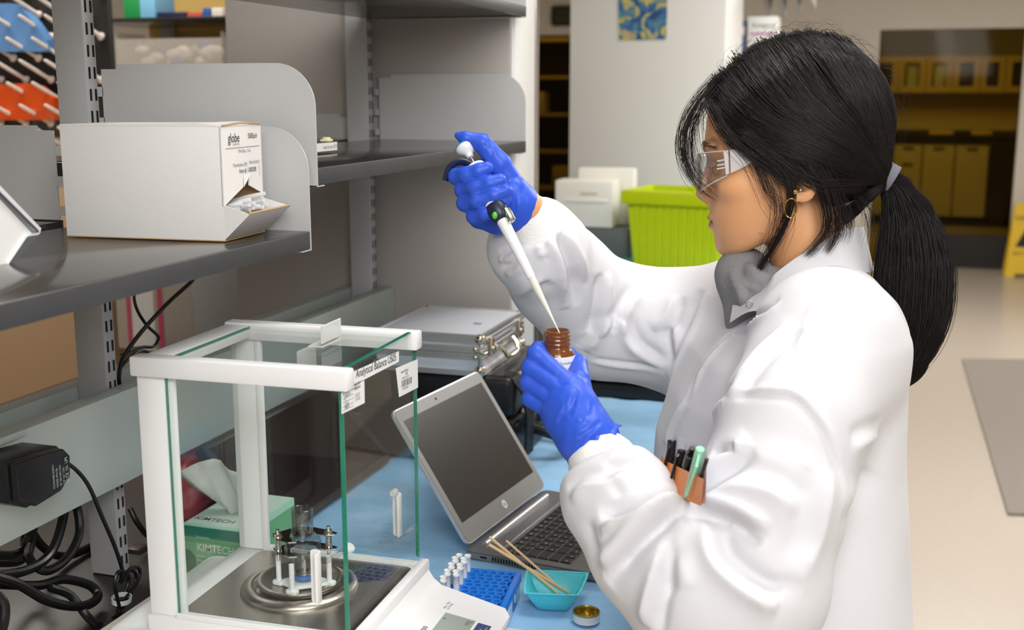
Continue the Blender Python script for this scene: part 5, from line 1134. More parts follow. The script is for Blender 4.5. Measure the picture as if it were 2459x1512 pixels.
# stand collar: a tilted band round the neck
def band(ring_lo, ring_hi, th, closed=False, n=6):
    lo_, hi_ = spline(ring_lo, n, closed), spline(ring_hi, n, closed); lo_, hi_ = np.array(lo_), np.array(hi_); c = (lo_.mean(0)+hi_.mean(0))/2
    rows = []
    for s in (0, .33, .66, 1): rows.append(lo_*(1-s)+hi_*s)
    inn = [r+(c-r)/np.linalg.norm(c-r, axis=1, keepdims=True)*th for r in rows]
    allr = rows+inn[::-1]+[rows[0]]; K = len(lo_); V = np.concatenate(allr[:-1]); nr = len(allr)-1; F = []
    for a in range(nr):
        b = (a+1) % nr
        for i in range(K-1 if not closed else K): F.append((a*K+i, a*K+(i+1) % K, b*K+(i+1) % K, b*K+i))
    if not closed: F.append(tuple(a*K for a in range(nr))); F.append(tuple(a*K+K-1 for a in range(nr))[::-1])
    return MB().raw([tuple(v) for v in V], F)
clo = [J(1752, 775, 1.375), J(1800, 748, 1.335), J(1862, 745, 1.312), J(1945, 715, 1.308), J(2042, 668, 1.338), J(2096, 650, 1.40), J(2082, 655, 1.468), J(1995, 680, 1.508), J(1900, 710, 1.505), J(1820, 715, 1.475), J(1755, 745, 1.45)]
chi = [J(1765, 700, 1.382), J(1832, 690, 1.348), J(1862, 656, 1.336), J(1935, 603, 1.334), J(2022, 553, 1.352), J(2072, 545, 1.40), J(2062, 548, 1.455), J(1985, 575, 1.486), J(1900, 620, 1.485), J(1815, 655, 1.46), J(1758, 690, 1.44)]
col = obj('collar', band(clo, chi, .0035), coat_m, coat, True, smooth=60)
for px, py in ((1799, 730), (1733, 683)):
    p = Vector(J(px, py, 1.338 if px > 1750 else 1.43)); 
    obj('snap', MB().lathe([(.0042, 0), (.0046, .0008), (.0036, .0012), (.0030, .0008)], 20, Matrix.Translation(p) @ Vector(-ray(px, py)).to_track_quat('Z', 'Y').to_matrix().to_4x4(), False), M_['chrome'], coat, True)
# grey sweatshirt neck
hood_m = mat('grey_fleece', s2l(138, 138, 140), .95, bump=.4, bscale=400, var=.15, vscale=200)
def hood_f(P):
    d = chain(P, [J(1784, 660, 1.405, .027), J(1815, 690, 1.375, .027), J(1870, 690, 1.362, .024)], .012); d = smin(d, chain(P, [J(1784, 660, 1.41, .027), J(1840, 690, 1.45, .028), J(1930, 670, 1.465, .028)], .02), .02)
    d = smin(d, seg(P, J(1786, 660, 1.405), J(1790, 770, 1.405), .027, .025), .02)
    return d
hc = np.array(J(1850, 690, 1.41)); HV, HF = surface_net(hood_f, hc-.13, hc+.13, .004)
HV = smooth_mesh(HV, HF, 2); HN = normals(HV, HF)
for pts, a in (([(1748, 645), (1770, 700), (1785, 750)], .004), ([(1768, 632), (1800, 672), (1830, 690)], -.004), ([(1752, 690), (1790, 700), (1820, 715)], -.003), ([(1790, 625), (1825, 650), (1850, 660)], .003)): HV = stroke(HV, HN, pts, a, .006, .7)
obj('sweatshirt_collar', np_mesh('sweatshirt_collar', HV, HF, hood_m), None, person, True, smooth=0, label='grey fleece sweatshirt neck')
# ------------------------------------------------------------------ head and body, one surface
HT = 1.385
e3 = ray(1900, 400)/np.linalg.norm(ray(1900, 400)); e1 = np.cross(e3, (0, 0, 1.0)); e1 /= np.linalg.norm(e1); e2 = np.cross(e1, e3)
HO = atd(1900, 430, HT); dist = np.linalg.norm(HO-CAM)
sx_ = np.linalg.norm(atd(1901, 430, HT)-atd(1899, 430, HT))/2*(math.cos(R(13.5))); sy_ = HT/FPX
def h2w(x, y, w): return HO+e1*((x-1900)*sx_)+e2*((430-y)*sy_)+e3*(w*sy_)
def w2h(P): q = P-HO.astype(np.float32); return np.stack([1900+q@e1.astype(np.float32)/sx_, 430-q@e2.astype(np.float32)/sy_, q@e3.astype(np.float32)/sy_], -1).astype(np.float32)
fy = [215, 250, 280, 330, 360, 385, 410, 440, 470, 500, 530, 560, 585, 600, 612, 622, 640]
fx = [1716, 1699, 1692, 1686, 1685, 1694, 1701, 1705, 1706, 1704, 1707, 1714, 1722, 1729, 1740, 1762, 1800]
fw = [70, 104, 124, 136, 138, 134, 132, 131, 127, 120, 110, 98, 84, 74, 62, 48, 30]
fd = [120, 125, 128, 130, 130, 125, 120, 118, 118, 116, 112, 106, 98, 92, 84, 74, 60]
def head_f(Q):
    x, y, w = Q[:, 0], Q[:, 1], Q[:, 2]; aw = np.abs(w); Qa = np.stack([x, y, aw], -1)
    d = ell(Q, (1912, 292, 0), (206, 184, 150))
    xf, hw, D = np.interp(y, fy, fx), np.interp(y, fy, fw), np.interp(y, fy, fd)
    u = np.minimum(x-(xf+D), 0)/D; q = (np.abs(u)**2.15+np.abs(w/hw)**2.15)**(1/2.15); face = (q-1)*np.minimum(D, hw)*.9
    jaw = ((y-628)*105+(x-1752)*52)/117.0                       # below the jaw line
    face = smax(face, jaw, 22); face = smax(face, x-1905, 25); face = smax(face, 215-y, 30)
    d = smin(d, face, 26)
    d = smin(d, ell(Qa, (1772, 448, 88), (46, 34, 40)), 22)      # cheekbone
    d = smin(d, ell(Qa, (1706, 358, 42), (22, 13, 44)), 14)      # brow
    d = smin(d, seg(Q, (1705, 398, 0), (1686, 466, 0), 13, 18.5), 12)
    d = smin(d, ell(Qa, (1704, 478, 19), (19, 15, 13)), 7); d = smin(d, seg(Q, (1686, 478, 0), (1702, 490, 0), 9, 9), 6)
    d = smax(d, -ell(Qa, (1690, 491, 10), (10, 6, 5.5)), 3)
    d = smax(d, -ell(Qa, (1716, 408, 58), (24, 17, 27)), 14)     # eye socket
    d = smin(d, ell(Qa, (1735, 405, 56), (25, 23, 25)), 4)       # eyeball under the lid
    d = smax(d, -ell(Qa, (1712, 405.5, 58), (10, 1.6, 26)), 2)   # lid line
    d = smin(d, ell(Q, (1714, 526, 0), (16, 9, 44)), 8); d = smin(d, ell(Q, (1717, 546, 0), (16, 10, 37)), 8)
    d = smax(d, -ell(Q, (1703, 535.5, 0), (19, 1.5, 50)), 3)
    d = smin(d, ell(Q, (1755, 594, 0), (29, 26, 34)), 18)
    d = smin(d, seg(Q, (1926, 500, 0), (1975, 740, 10), 92, 98), 20)
    # ear
    ear = ell(Qa, (1930, 432, 138), (34, 50, 12)); ear = smax(ear, -ell(Qa, (1926, 428, 150), (22, 34, 13)), 5); ear = smin(ear, ell(Qa, (1908, 468, 140), (14, 15, 9)), 8)
    ear = smin(ear, seg(Qa, (1915, 445, 142), (1935, 405, 146), 5, 4), 5)
    d = smin(d, ear, 6)
    return d
wl_, wr_ = lfore, rfore
def body_f(P):
    d = head_f(w2h(P))*np.float32(sy_)
    tb = torso(P, -.022, ztop=J(1950, 720, 1.41)[2], zbot=.55); d = smin(d, tb, .03)
    for ch_ in (larm, lfore, rarm, rfore): d = smin(d, chain(P, [(*p[:3], max(p[3]-.036, .024)) for p in ch_], .01), .02)
    d = smin(d, seg(P, rfore[-1][:3], J(1255, 500, 1.432), .024, .026), .01); d = smin(d, seg(P, lfore[-1][:3], J(1410, 1045, 1.272), .022, .022), .01)
    return d
hl = np.array([h2w(1640, 90, -190), h2w(2160, 760, 190)])
BV, BF = surface_net(lambda P: head_f(w2h(P))*np.float32(sy_), np.minimum(hl[0], hl[1])-np.array((.06, .06, .0)), np.maximum(hl[0], hl[1])+np.array((.06, .06, .0)), .0019) if False else surface_net(body_f, np.minimum(lo, hl.min(0)-.03), np.maximum(hi, np.maximum(hl.max(0), h2w(1900, 80, 0))+.03), .0023)
BV = smooth_mesh(BV, BF, 1, .4)
bme = np_mesh('body', BV, BF, None)
# skin tones that belong to the face itself: lips, lids, brows
Q = w2h(BV.astype(np.float32)); x, y, w = Q[:, 0], Q[:, 1], np.abs(Q[:, 2])
lip = np.exp(-(((y-536)/13)**4))*np.exp(-((w/47)**6))*(x < 1738); 
brow = np.exp(-(((y-(351-10*np.exp(-((x-1712)/14)**2)+.0*x))/6.5)**4))*np.exp(-(((w-62)/44)**6))*(x < 1745)*(x > 1680)
lid = np.exp(-(((y-404)/5)**2))*np.exp(-(((w-60)/26)**4))*(x < 1735)
mole = np.exp(-(((x-1833)/2.6)**2+((y-557)/2.6)**2))
blush = np.exp(-(((x-1790)/60)**2+((y-480)/60)**2))
colr = np.ones((len(BV), 4), np.float32); base_c = np.array(s2l(222, 164, 116)); 
cc_ = np.tile(base_c, (len(BV), 1)); mixc = lambda a, m, c: a*(1-m[:, None])+np.array(c)*m[:, None]
cc_ = mixc(cc_, .35*blush, s2l(226, 162, 110)); cc_ = mixc(cc_, .8*np.clip(lip, 0, 1), s2l(168, 96, 88)); cc_ = mixc(cc_, .6*np.clip(brow, 0, 1), s2l(38, 26, 22)); cc_ = mixc(cc_, .75*np.clip(lid, 0, 1), s2l(50, 34, 30)); cc_ = mixc(cc_, .85*mole, s2l(50, 30, 26))
colr[:, :3] = cc_
at_ = bme.color_attributes.new('tone', 'FLOAT_COLOR', 'POINT'); at_.data.foreach_set('color', colr.ravel())
nt = skin_m.node_tree; an = nt.nodes.new('ShaderNodeAttribute'); an.attribute_name = 'tone'; nt.links.new(an.outputs['Color'], nt.nodes['Principled BSDF'].inputs['Base Color'])
bme.materials.append(skin_m)
body = obj('body', bme, None, person, True, smooth=0)
# trousers and shoes below the coat
trm = mat('dark_trousers', s2l(40, 42, 52), .85); cz = TC[0]
for s in (-1, 1):
    hx = np.array((TC[2][0], TC[2][1], .62))+lat*.09*s; ft = np.array((hx[0], hx[1], .0))+fac*0
    obj('trouser_leg', MB().tube([tuple(hx), tuple(np.array((hx[0], hx[1], .35))), (hx[0], hx[1], .07)], [.085, .065, .058], 18), trm, person, True)
    d = fac*1.0; obj('shoe', MB().sphere((0, 0, 0), .05, 18, (1, 1, 1)), mat('dark_shoe', s2l(30, 30, 32), .5), person)
    so_ = bpy.data.objects[[o.name for o in bpy.data.objects if o.name.startswith('shoe')][-1]]; so_.data.transform(Matrix.Translation(Vector((hx[0]+fac[0]*.05, hx[1]+fac[1]*.05, .04))-person.location) @ Matrix.Rotation(math.atan2(fac[1], fac[0]), 4, 'Z') @ Matrix.Diagonal((2.6, .95, .79, 1)))
# ------------------------------------------------------------------ gloves
def glove(name, fingers, extra, center, rad, h, strokes, label):
    def f(P):
        D = None
        for ch_ in extra: d = chain(P, ch_, .012); D = d if D is None else smin(D, d, .012)
        for ch_ in fingers: D = smin(D, chain(P, ch_, .003), .0012)
        return D
    c = np.array(center); V, Fc = surface_net(f, c-rad, c+rad, h); V = smooth_mesh(V, Fc, 1, .5); N = normals(V, Fc)
    V = V+N*(0.00016*(wav(V, 420, (1, .3, .5))*wav(V, 260, (-.4, .2, 1))))[:, None]
    for pts, a, w, sd in strokes: V = stroke(V, N, pts, a, w, sd)
    return obj(name, np_mesh(name, V, Fc, glove_m), None, person, True, smooth=0, label=label)
RH = [[J(1150, 405, 1.432, .0110), J(1100, 422, 1.416, .0104), J(1096, 424, 1.399, .0100), J(1120, 420, 1.386, .0098), J(1150, 411, 1.381, .0094), J(1168, 404, 1.381, .0084)],
      [J(1165, 435, 1.436, .0112), J(1118, 454, 1.415, .0106), J(1112, 456, 1.398, .0102), J(1140, 450, 1.382, .0100), J(1175, 441, 1.377, .0096), J(1201, 434, 1.378, .0085)],
      [J(1178, 462, 1.436, .0112), J(1122, 486, 1.415, .0106), J(1117, 488, 1.397, .0102), J(1146, 481, 1.381, .0100), J(1186, 469, 1.376, .0095), J(1215, 459, 1.377, .0084)],
      [J(1190, 495, 1.434, .0108), J(1144, 518, 1.415, .0104), J(1140, 519, 1.398, .0100), J(1165, 510, 1.384, .0096), J(1192, 494, 1.380, .0090), J(1214, 479, 1.381, .0079)],
      [J(1236, 462, 1.425, .0178), J(1200, 394, 1.412, .0140), J(1158, 343, 1.408, .0112), J(1118, 332, 1.408, .0086), J(1100, 325, 1.409, .0045)]]
RX = [[J(1165, 430, 1.437, .013), J(1226, 470, 1.436, .0205), J(1246, 494, 1.434, .0240)], [J(1185, 475, 1.436, .013), J(1232, 495, 1.434, .0215)], [J(1150, 525, 1.43, .0125), J(1195, 534, 1.43, .0125), J(1232, 520, 1.434, .0195)], [J(1232, 455, 1.418, .0175), J(1242, 488, 1.42, .021)], [J(1246, 494, 1.434, .0245), J(1255, 506, 1.437, .0250)]]
rg = glove('glove', RH, RX, J(1180, 440, 1.42), .09, .0014, [
    ([(1200, 400), (1215, 430), (1232, 465)], .0010, .003, .8), ([(1185, 350), (1180, 372), (1185, 385)], -.0010, .0025, .7), ([(1172, 345), (1168, 362)], -.0009, .002, .7),
    ([(1250, 440), (1252, 480), (1248, 520)], .0010, .003, .8), ([(1260, 460), (1262, 495), (1255, 525)], .0010, .0025, .8), ([(1240, 470), (1240, 510), (1236, 540)], .0008, .0025, -.8),
    ([(1130, 505), (1145, 500), (1160, 496)], -.0008, .002, .6), ([(1120, 470), (1135, 470)], -.0006, .002, .6), ([(1190, 452), (1210, 450), (1224, 446)], .0008, .0022, .7)], 'blue nitrile glove on the pipetting hand')
LH = [[J(1360, 918, 1.284, .0112), J(1288, 851, 1.299, .0106), J(1294, 840, 1.325, .0098), J(1308, 838, 1.342, .0090), J(1332, 845, 1.352, .0082)],
      [J(1345, 934, 1.281, .0112), J(1275, 882, 1.298, .0108), J(1282, 873, 1.325, .0100), J(1298, 871, 1.342, .0092), J(1325, 876, 1.353, .0082)],
      [J(1334, 962, 1.281, .0110), J(1270, 918, 1.298, .0106), J(1278, 909, 1.325, .0098), J(1295, 907, 1.342, .0090), J(1322, 910, 1.352, .0082)],
      [J(1326, 988, 1.284, .0105), J(1275, 956, 1.298, .0101), J(1282, 948, 1.322, .0094), J(1298, 945, 1.336, .0086), J(1320, 946, 1.347, .0078)],
      [J(1396, 968, 1.284, .0165), J(1390, 912, 1.300, .0125), J(1389, 874, 1.326, .0105), J(1368, 850, 1.351, .0085)]]
LX = [[J(1360, 912, 1.286, .0108), J(1378, 965, 1.278, .0165), J(1402, 1035, 1.273, .0245)], [J(1345, 938, 1.283, .0115), J(1366, 980, 1.278, .0170), J(1398, 1035, 1.273, .0245)], [J(1334, 965, 1.283, .0115), J(1356, 995, 1.280, .0165), J(1392, 1038, 1.273, .0245)],
      [J(1322, 988, 1.286, .0108), J(1344, 1010, 1.283, .0150), J(1385, 1040, 1.274, .0240)], [J(1388, 935, 1.288, .0140), J(1400, 990, 1.280, .0185), J(1408, 1035, 1.273, .0250)], [J(1402, 1035, 1.273, .0250), J(1416, 1056, 1.272, .0285), J(1424, 1066, 1.272, .0300)]]
lg = glove('glove', LH, LX, J(1350, 950, 1.30), .10, .0014, [
    ([(1385, 925), (1350, 975), (1325, 1010)], .0012, .003, .8), ([(1400, 915), (1390, 960), (1370, 1000)], .0010, .003, -.8), ([(1420, 950), (1410, 985), (1395, 1010)], .0010, .0028, .8),
    ([(1330, 1020), (1345, 985), (1360, 960)], -.0009, .0025, .7), ([(1445, 995), (1410, 1020), (1370, 1045)], .0015, .003, .9), ([(1450, 1012), (1415, 1035), (1375, 1062)], .0014, .003, .9), ([(1380, 1000), (1400, 1005), (1430, 990)], .0010, .0025, .8),
    ([(1335, 905), (1345, 915), (1365, 912)], -.0006, .002, .7), ([(1460, 1025), (1425, 1050), (1385, 1075)], .0014, .003, .9), ([(1350, 930), (1375, 900), (1395, 890)], .0010, .004, .6)], 'blue nitrile glove on the bottle hand')
# flared glove edge over the cuff
ga, gb = Vector(J(1412, 1050, 1.272)), Vector(J(1436, 1086, 1.270))
Mg = Matrix.Translation(ga) @ (gb-ga).to_track_quat('Z', 'Y').to_matrix().to_4x4(); Lg = (gb-ga).length; mg = bmesh.new(); rows = []
for j in range(7):
    v = j/6; ring = []
    for i in range(64):
        a = 2*PI*i/64; r = .0285+.0048*v+.0016*v*math.sin(5*a+1)+.0012*v*math.sin(11*a)+.003*v*max(0, math.sin(a*1.0+.6)); ring.append(mg.verts.new((r*math.cos(a), r*math.sin(a), -.004+v*(Lg*.72+.004*math.sin(3*a+2)+.002*math.sin(7*a)))))
    rows.append(ring)
for r0, r1 in zip(rows, rows[1:]):
    for i in range(64): mg.faces.new((r0[i], r0[(i+1) % 64], r1[(i+1) % 64], r1[i]))
bmesh.ops.transform(mg, matrix=Mg, verts=mg.verts); mm = MB(); mm._add(mg)
gl_ = obj('glove_cuff', mm, glove_m, lg, True, smooth=180); so = gl_.modifiers.new('t', 'SOLIDIFY'); so.thickness = .0007
# ------------------------------------------------------------------ hair
hair_m = mat('black_hair', s2l(26, 22, 22), .42, spec=.42)
cap_m = mat('hair_mass', s2l(20, 17, 17), .85, spec=.08)
hair_w = mat('black_hair_wisp', s2l(34, 27, 25), .42, spec=.4)
bx = [1630, 1670, 1700, 1750, 1800, 1860, 1900, 1945, 1985, 2020, 2060, 2110, 2150]
by = [225, 250, 282, 338, 372, 382, 398, 425, 500, 545, 510, 440, 415]
HC, HR = (1918, 300, 0), (224, 211, 168)
def cap_f(Q):
    d = ell(Q, HC, HR); d = smin(d, ell(Q, (2055, 410, 0), (66, 56, 52)), 40)
    bnd = np.interp(Q[:, 0], bx, by)+np.clip(60-np.abs(Q[:, 2]), 0, 60)*-.35*(Q[:, 0] < 1800)
    return smax(d, (Q[:, 1]-bnd)*.75, 14)
def grow_cap(P): return cap_f(w2h(P))*np.float32(sy_)
KV, KF = surface_net(grow_cap, np.minimum(hl.min(0), h2w(1640, 560, 0))-.05, np.maximum(hl.max(0), h2w(1900, 70, 0))+.05, .0030)
KV = smooth_mesh(KV, KF, 3)
hair = obj('hair', np_mesh('hair', KV, KF, cap_m), None, person, True, smooth=0, label='long black hair tied back in a ponytail')
def tubes(name, S, r0, m, parent, sides=3, taper=.25, label=None):
    "S: N x K x 3 strand points"
    S = np.asarray(S, np.float64); N, K, _ = S.shape
    T = np.gradient(S, axis=1); T /= np.linalg.norm(T, axis=2, keepdims=True)+1e-12
    ref = np.array((.31, .82, .48)); A = np.cross(T, ref); A /= np.linalg.norm(A, axis=2, keepdims=True)+1e-12; B = np.cross(T, A)
    rr = np.broadcast_to(np.asarray(r0).reshape(-1, 1), (N, K))*(1-(1-taper)*np.clip((np.linspace(0, 1, K)-.6)/.4, 0, 1))[None]
    V = np.stack([S+A*(rr*math.cos(2*PI*k/sides))[..., None]+B*(rr*math.sin(2*PI*k/sides))[..., None] for k in range(sides)], 2)  # N K sides 3
    idx = np.arange(N*K*sides).reshape(N, K, sides); F = []
    for k in range(sides):
        k2 = (k+1) % sides; F.append(np.stack([idx[:, :-1, k], idx[:, :-1, k2], idx[:, 1:, k2], idx[:, 1:, k]], -1).reshape(-1, 4))
    o = obj(name, np_mesh(name, V.reshape(-1, 3), np.concatenate(F), m), None, parent, True, smooth=0, label=label, kind='stuff'); return o
def catmull(C, K):
    "C: N x M x 3 control points -> N x K x 3"
    C = np.asarray(C, float); M = C.shape[1]; u = np.linspace(0, M-1-1e-6, K); i = u.astype(int); t = (u-i)[None, :, None]
    P = np.concatenate([2*C[:, :1]-C[:, 1:2], C, 2*C[:, -1:]-C[:, -2:-1]], 1)
    p0, p1, p2, p3 = P[:, i], P[:, i+1], P[:, i+2], P[:, i+3]
    return .5*(2*p1+(p2-p0)*t+(2*p0-5*p1+4*p2-p3)*t*t+(3*p1-p0-3*p2+p3)*t**3)
def cap_w(x, y, k=1.0):
    q = ((x-HC[0])/(HR[0]*k))**2+((y-HC[1])/(HR[1]*k))**2; w = HR[2]*k*np.sqrt(np.clip(1-q, 0, 1))
    q2 = ((x-2050)/(86*k))**2+((y-410)/(80*k))**2; return np.maximum(w, (74*k+3)*np.sqrt(np.clip(1-q2, 0, 1)))
def H2W(C): return HO+(C[..., :1]-1900)*sx_*e1+(430-C[..., 1:2])*sy_*e2+C[..., 2:]*sy_*e3
TIE = (2122, 418)
# guide lines on one side of the head: from the parting along the crown, back to the tie
guides = np.array([
    [(1706, 262), (1730, 308), (1785, 352), (1860, 372), (1950, 402), (2040, 432), (2120, 438)],
    [(1692, 232), (1722, 275), (1790, 330), (1870, 352), (1960, 385), (2045, 420), (2120, 432)],
    [(1702, 200), (1745, 245), (1810, 300), (1890, 335), (1980, 370), (2055, 402), (2120, 426)],
    [(1745, 158), (1790, 215), (1850, 275), (1920, 315), (2000, 352), (2065, 388), (2121, 420)],
    [(1800, 120), (1845, 185), (1900, 250), (1965, 300), (2025, 340), (2075, 380), (2122, 416)],
    [(1860, 98), (1905, 160), (1955, 225), (2010, 285), (2055, 330), (2090, 375), (2124, 412)],
    [(1920, 90), (1965, 145), (2010, 210), (2050, 270), (2082, 325), (2105, 370), (2126, 409)],
    [(1980, 98), (2025, 150), (2062, 215), (2090, 275), (2108, 325), (2118, 368), (2128, 407)],
    [(2030, 120), (2072, 170), (2102, 230), (2122, 285), (2130, 330), (2130, 370), (2131, 406)]], float)
low = np.array([[(1960, 420), (1985, 470), (2010, 500), (2045, 490), (2080, 465), (2105, 448), (2122, 440)], [(1990, 500), (2005, 528), (2030, 530), (2058, 505), (2088, 472), (2108, 452), (2124, 444)]], float)
def interp_guides(G, u):
    f = u*(len(G)-1); i = np.clip(f.astype(int), 0, len(G)-2); t = (f-i)[:, None, None]; return G[i]*(1-t)+G[i+1]*t
def scalp(G, N, sgn, spread=7, lift=(1.0, 1.035), clump=60, seed=1, K=22, root=True):
    r = np.random.default_rng(seed); cl = r.random(clump); u = np.clip(cl[r.integers(0, clump, N)]+r.normal(0, .012, N), 0, 1)
    C = interp_guides(G, u); C = C+r.normal(0, spread, (N, 1, 2))*np.linspace(1, .45, G.shape[1])[None, :, None]+r.normal(0, 1.8, C.shape)
    k = r.uniform(*lift, (N, 1)); w = cap_w(C[..., 0], C[..., 1], k)
    fade = np.linspace(1, 0, G.shape[1])[None]**.9
    w = np.maximum(w, 14*r.random((N, 1)))*(1-.0*fade)
    sc = np.ones(G.shape[1]); sc[-2:] = (1.0, .9); w = w*sc[None]
    C3 = np.concatenate([C, (sgn*w)[..., None]], -1)
    if root: pre = C3[:, :1].copy(); pre[..., :2] = np.array(HC[:2])+(pre[..., :2]-np.array(HC[:2]))*r.uniform(.93, .965, (N, 1, 1)); pre[..., 2] = -sgn*r.uniform(15, 60, (N, 1)); C3[:, 0, :2] = np.array(HC[:2])+(C3[:, 0, :2]-np.array(HC[:2]))*.985; C3 = np.concatenate([pre, C3], 1)
    return catmull(H2W(C3), K)
S = [scalp(guides, 2300, -1, seed=1), scalp(guides, 1300, 1, seed=2), scalp(low, 260, -1, 6, seed=3, root=False), scalp(low, 200, 1, 6, seed=4, root=False)]
tubes('hair_strands', np.concatenate(S), rng.uniform(.00022, .00042, sum(len(s) for s in S)), hair_m, hair)
# loose locks: (control points x,y,w), count, spread
def lock(pts, N, sp, seed, K=18, wsp=6, fan=1.0, r=(.00016, .0003), name='loose_lock'):
    rr = np.random.default_rng(seed); P0 = np.array(pts, float); M = len(P0); f = np.linspace(1, fan, M)[None, :, None]
    C = P0[None]+rr.normal(0, 1, (N, 1, 3))*np.array((sp, sp, wsp))*f+rr.normal(0, 1.3, (N, M, 3))
    tubes(name, catmull(H2W(C), K), rr.uniform(*r, N), hair_w, hair)
lock([(1716, 190, -30), (1668, 250, -60), (1640, 310, -75), (1640, 370, -78), (1660, 422, -76), (1692, 455, -80), (1724, 474, -92)], 46, 9, 11, fan=1.1)
lock([(1710, 200, -10), (1660, 255, -35), (1636, 320, -45), (1634, 370, -50), (1650, 415, -50), (1676, 450, -52)], 36, 9, 12, fan=.8)
lock([(1712, 215, -60), (1680, 262, -95), (1672, 300, -100), (1676, 350, -98), (1690, 390, -92)], 12, 8, 13)
lock([(1706, 215, 40), (1664, 265, 60), (1645, 330, 66), (1655, 400, 66), (1690, 455, 66)], 36, 9, 14)
lock([(1700, 260, -110), (1740, 325, -140), (1790, 365, -150), (1850, 400, -152), (1890, 440, -152), (1925, 452, -154)], 90, 8, 15, fan=.8)
lock([(1790, 330, -160), (1845, 372, -158), (1890, 415, -154), (1903, 460, -152), (1895, 515, -146), (1870, 575, -132), (1842, 625, -118), (1832, 650, -112)], 100, 6, 16, fan=.7)
lock([(1750, 335, -140), (1805, 385, -146), (1830, 425, -142), (1848, 465, -138), (1880, 500, -140)], 45, 8, 17, fan=1.5)
lock([(1800, 375, -148), (1850, 420, -146), (1870, 480, -142), (1868, 540, -134), (1846, 590, -122), (1838, 640, -112)], 22, 12, 18, fan=1.4)
lock([(1925, 385, -158), (1962, 430, -154), (1985, 485, -142), (1990, 535, -132), (1968, 575, -130), (1940, 605, -128)], 70, 8, 19, fan=.8)
lock([(1960, 400, -150), (1995, 455, -140), (2012, 515, -126), (2008, 560, -122), (1992, 592, -122)], 80, 8, 20, fan=.6)
lock([(1985, 440, -130), (2020, 490, -116), (2035, 530, -104), (2030, 560, -96)], 50, 9, 21)
lock([(2060, 470, -60), (2085, 500, -50), (2095, 540, -40), (2090, 575, -34)], 20, 9, 22, fan=1.5)
lock([(1890, 395, -150), (1930, 425, -156), (1965, 440, -152), (2010, 440, -132), (2070, 440, -80)], 90, 8, 23)
lock([(1850, 375, -156), (1890, 400, -158), (1915, 425, -156), (1918, 445, -154)], 45, 5, 24)
# fine flyaways round the outline
rf = np.random.default_rng(5); FA = []
for k in range(170):
    a = rf.uniform(-.15, PI*1.02); k1 = rf.uniform(.98, 1.03); c = np.array((HC[0]-math.cos(a)*HR[0]*k1, HC[1]-math.sin(a)*HR[1]*k1)); w0 = rf.uniform(-70, 50)
    d = np.array((math.sin(a), -math.cos(a)))*rf.uniform(25, 90)*(1 if rf.random() < .8 else -1); n_ = np.array((-math.cos(a), -math.sin(a)))*rf.uniform(3, 26)
    FA.append([(*(c+d*t+n_*math.sin(PI*min(t*.9, 1))+rf.normal(0, 2, 2)), w0) for t in (0, .33, .66, 1)])
tubes('flyaway_hairs', catmull(H2W(np.array(FA)), 12), rf.uniform(.00007, .00014, len(FA)), hair_w, hair)
# ponytail: solid core and strands
pc_ = [(2118, 424, 0, 26), (2150, 450, 0, 34), (2180, 510, 0, 56), (2197, 600, 0, 78), (2200, 690, 0, 86), (2196, 780, 0, 80), (2184, 860, 0, 58), (2165, 925, 0, 22)]
def tail_f(P):
    Q = w2h(P); Q2 = Q.copy(); Q2[:, 2] *= 1.35; return chain(Q2, pc_, 20)*np.float32(sy_)*.8
tc0 = h2w(2190, 700, 0); ex_ = np.array((.075, .09, .15)); LV, LF = surface_net(tail_f, tc0-ex_, tc0+ex_, .0032)
tail = obj('ponytail', np_mesh('ponytail', smooth_mesh(LV, LF, 2), LF, cap_m), None, person, True, smooth=0, label='long black ponytail')
def tail_strands(N, seed, k0=.86, k1=1.08, K=22, extra=0.0):
    r = np.random.default_rng(seed); a = r.uniform(0, 2*PI, N); rad = np.sqrt(r.uniform(k0**2, k1**2, N))
    Cn = np.array(pc_, float); C = np.zeros((N, len(Cn)+1, 3))
    drift = r.normal(0, .10, (N, 1))+np.linspace(0, 1, len(Cn))[None]*r.normal(0, .22, (N, 1))
    rr = Cn[None, :, 3]*rad[:, None]; aa = a[:, None]+drift
    C[:, :-1, 0] = Cn[None, :, 0]+rr*np.cos(aa); C[:, :-1, 1] = Cn[None, :, 1]+rr*.25*np.sin(aa*2)*.4; C[:, :-1, 2] = rr*np.sin(aa)/1.35
    C[:, -1] = np.stack([2150+r.normal(0, 16, N)+18*np.cos(a), 948+r.normal(0, 10, N)-6*np.abs(np.cos(a)), 20*np.sin(a)], -1)
    short = r.random(N)
    S_ = catmull(H2W(C+r.normal(0, 1.6, C.shape)), K); return S_
tubes('tail_strands', np.concatenate([tail_strands(2000, 31), tail_strands(120, 32, 1.03, 1.22)]), rng.uniform(.0002, .0004, 2120), hair_m, tail)
# hair tie
t0, t1 = h2w(2103, 436, 0), h2w(2150, 405, 0)
tie_m = mat('tie_fabric', s2l(112, 112, 124), .9, bump=.4, bscale=300)
ta, tb_ = Vector(h2w(2112, 414, 0)), Vector(h2w(2142, 430, 0)); Mt = Matrix.Translation(ta) @ (tb_-ta).to_track_quat('Z', 'Y').to_matrix().to_4x4(); Lt = (tb_-ta).length
pr = []
for i in range(13): z = Lt*(-.15+1.1*i/12); pr.append((.0165+.0014*abs(math.sin(i*PI/3.2))+.0005*math.sin(i*2.1), z))
obj('hair_tie', MB().lathe([(.014, pr[0][1])]+pr+[(.014, pr[-1][1])], 40, Mt, False), tie_m, person, True, smooth=180, label='grey fabric hair tie')
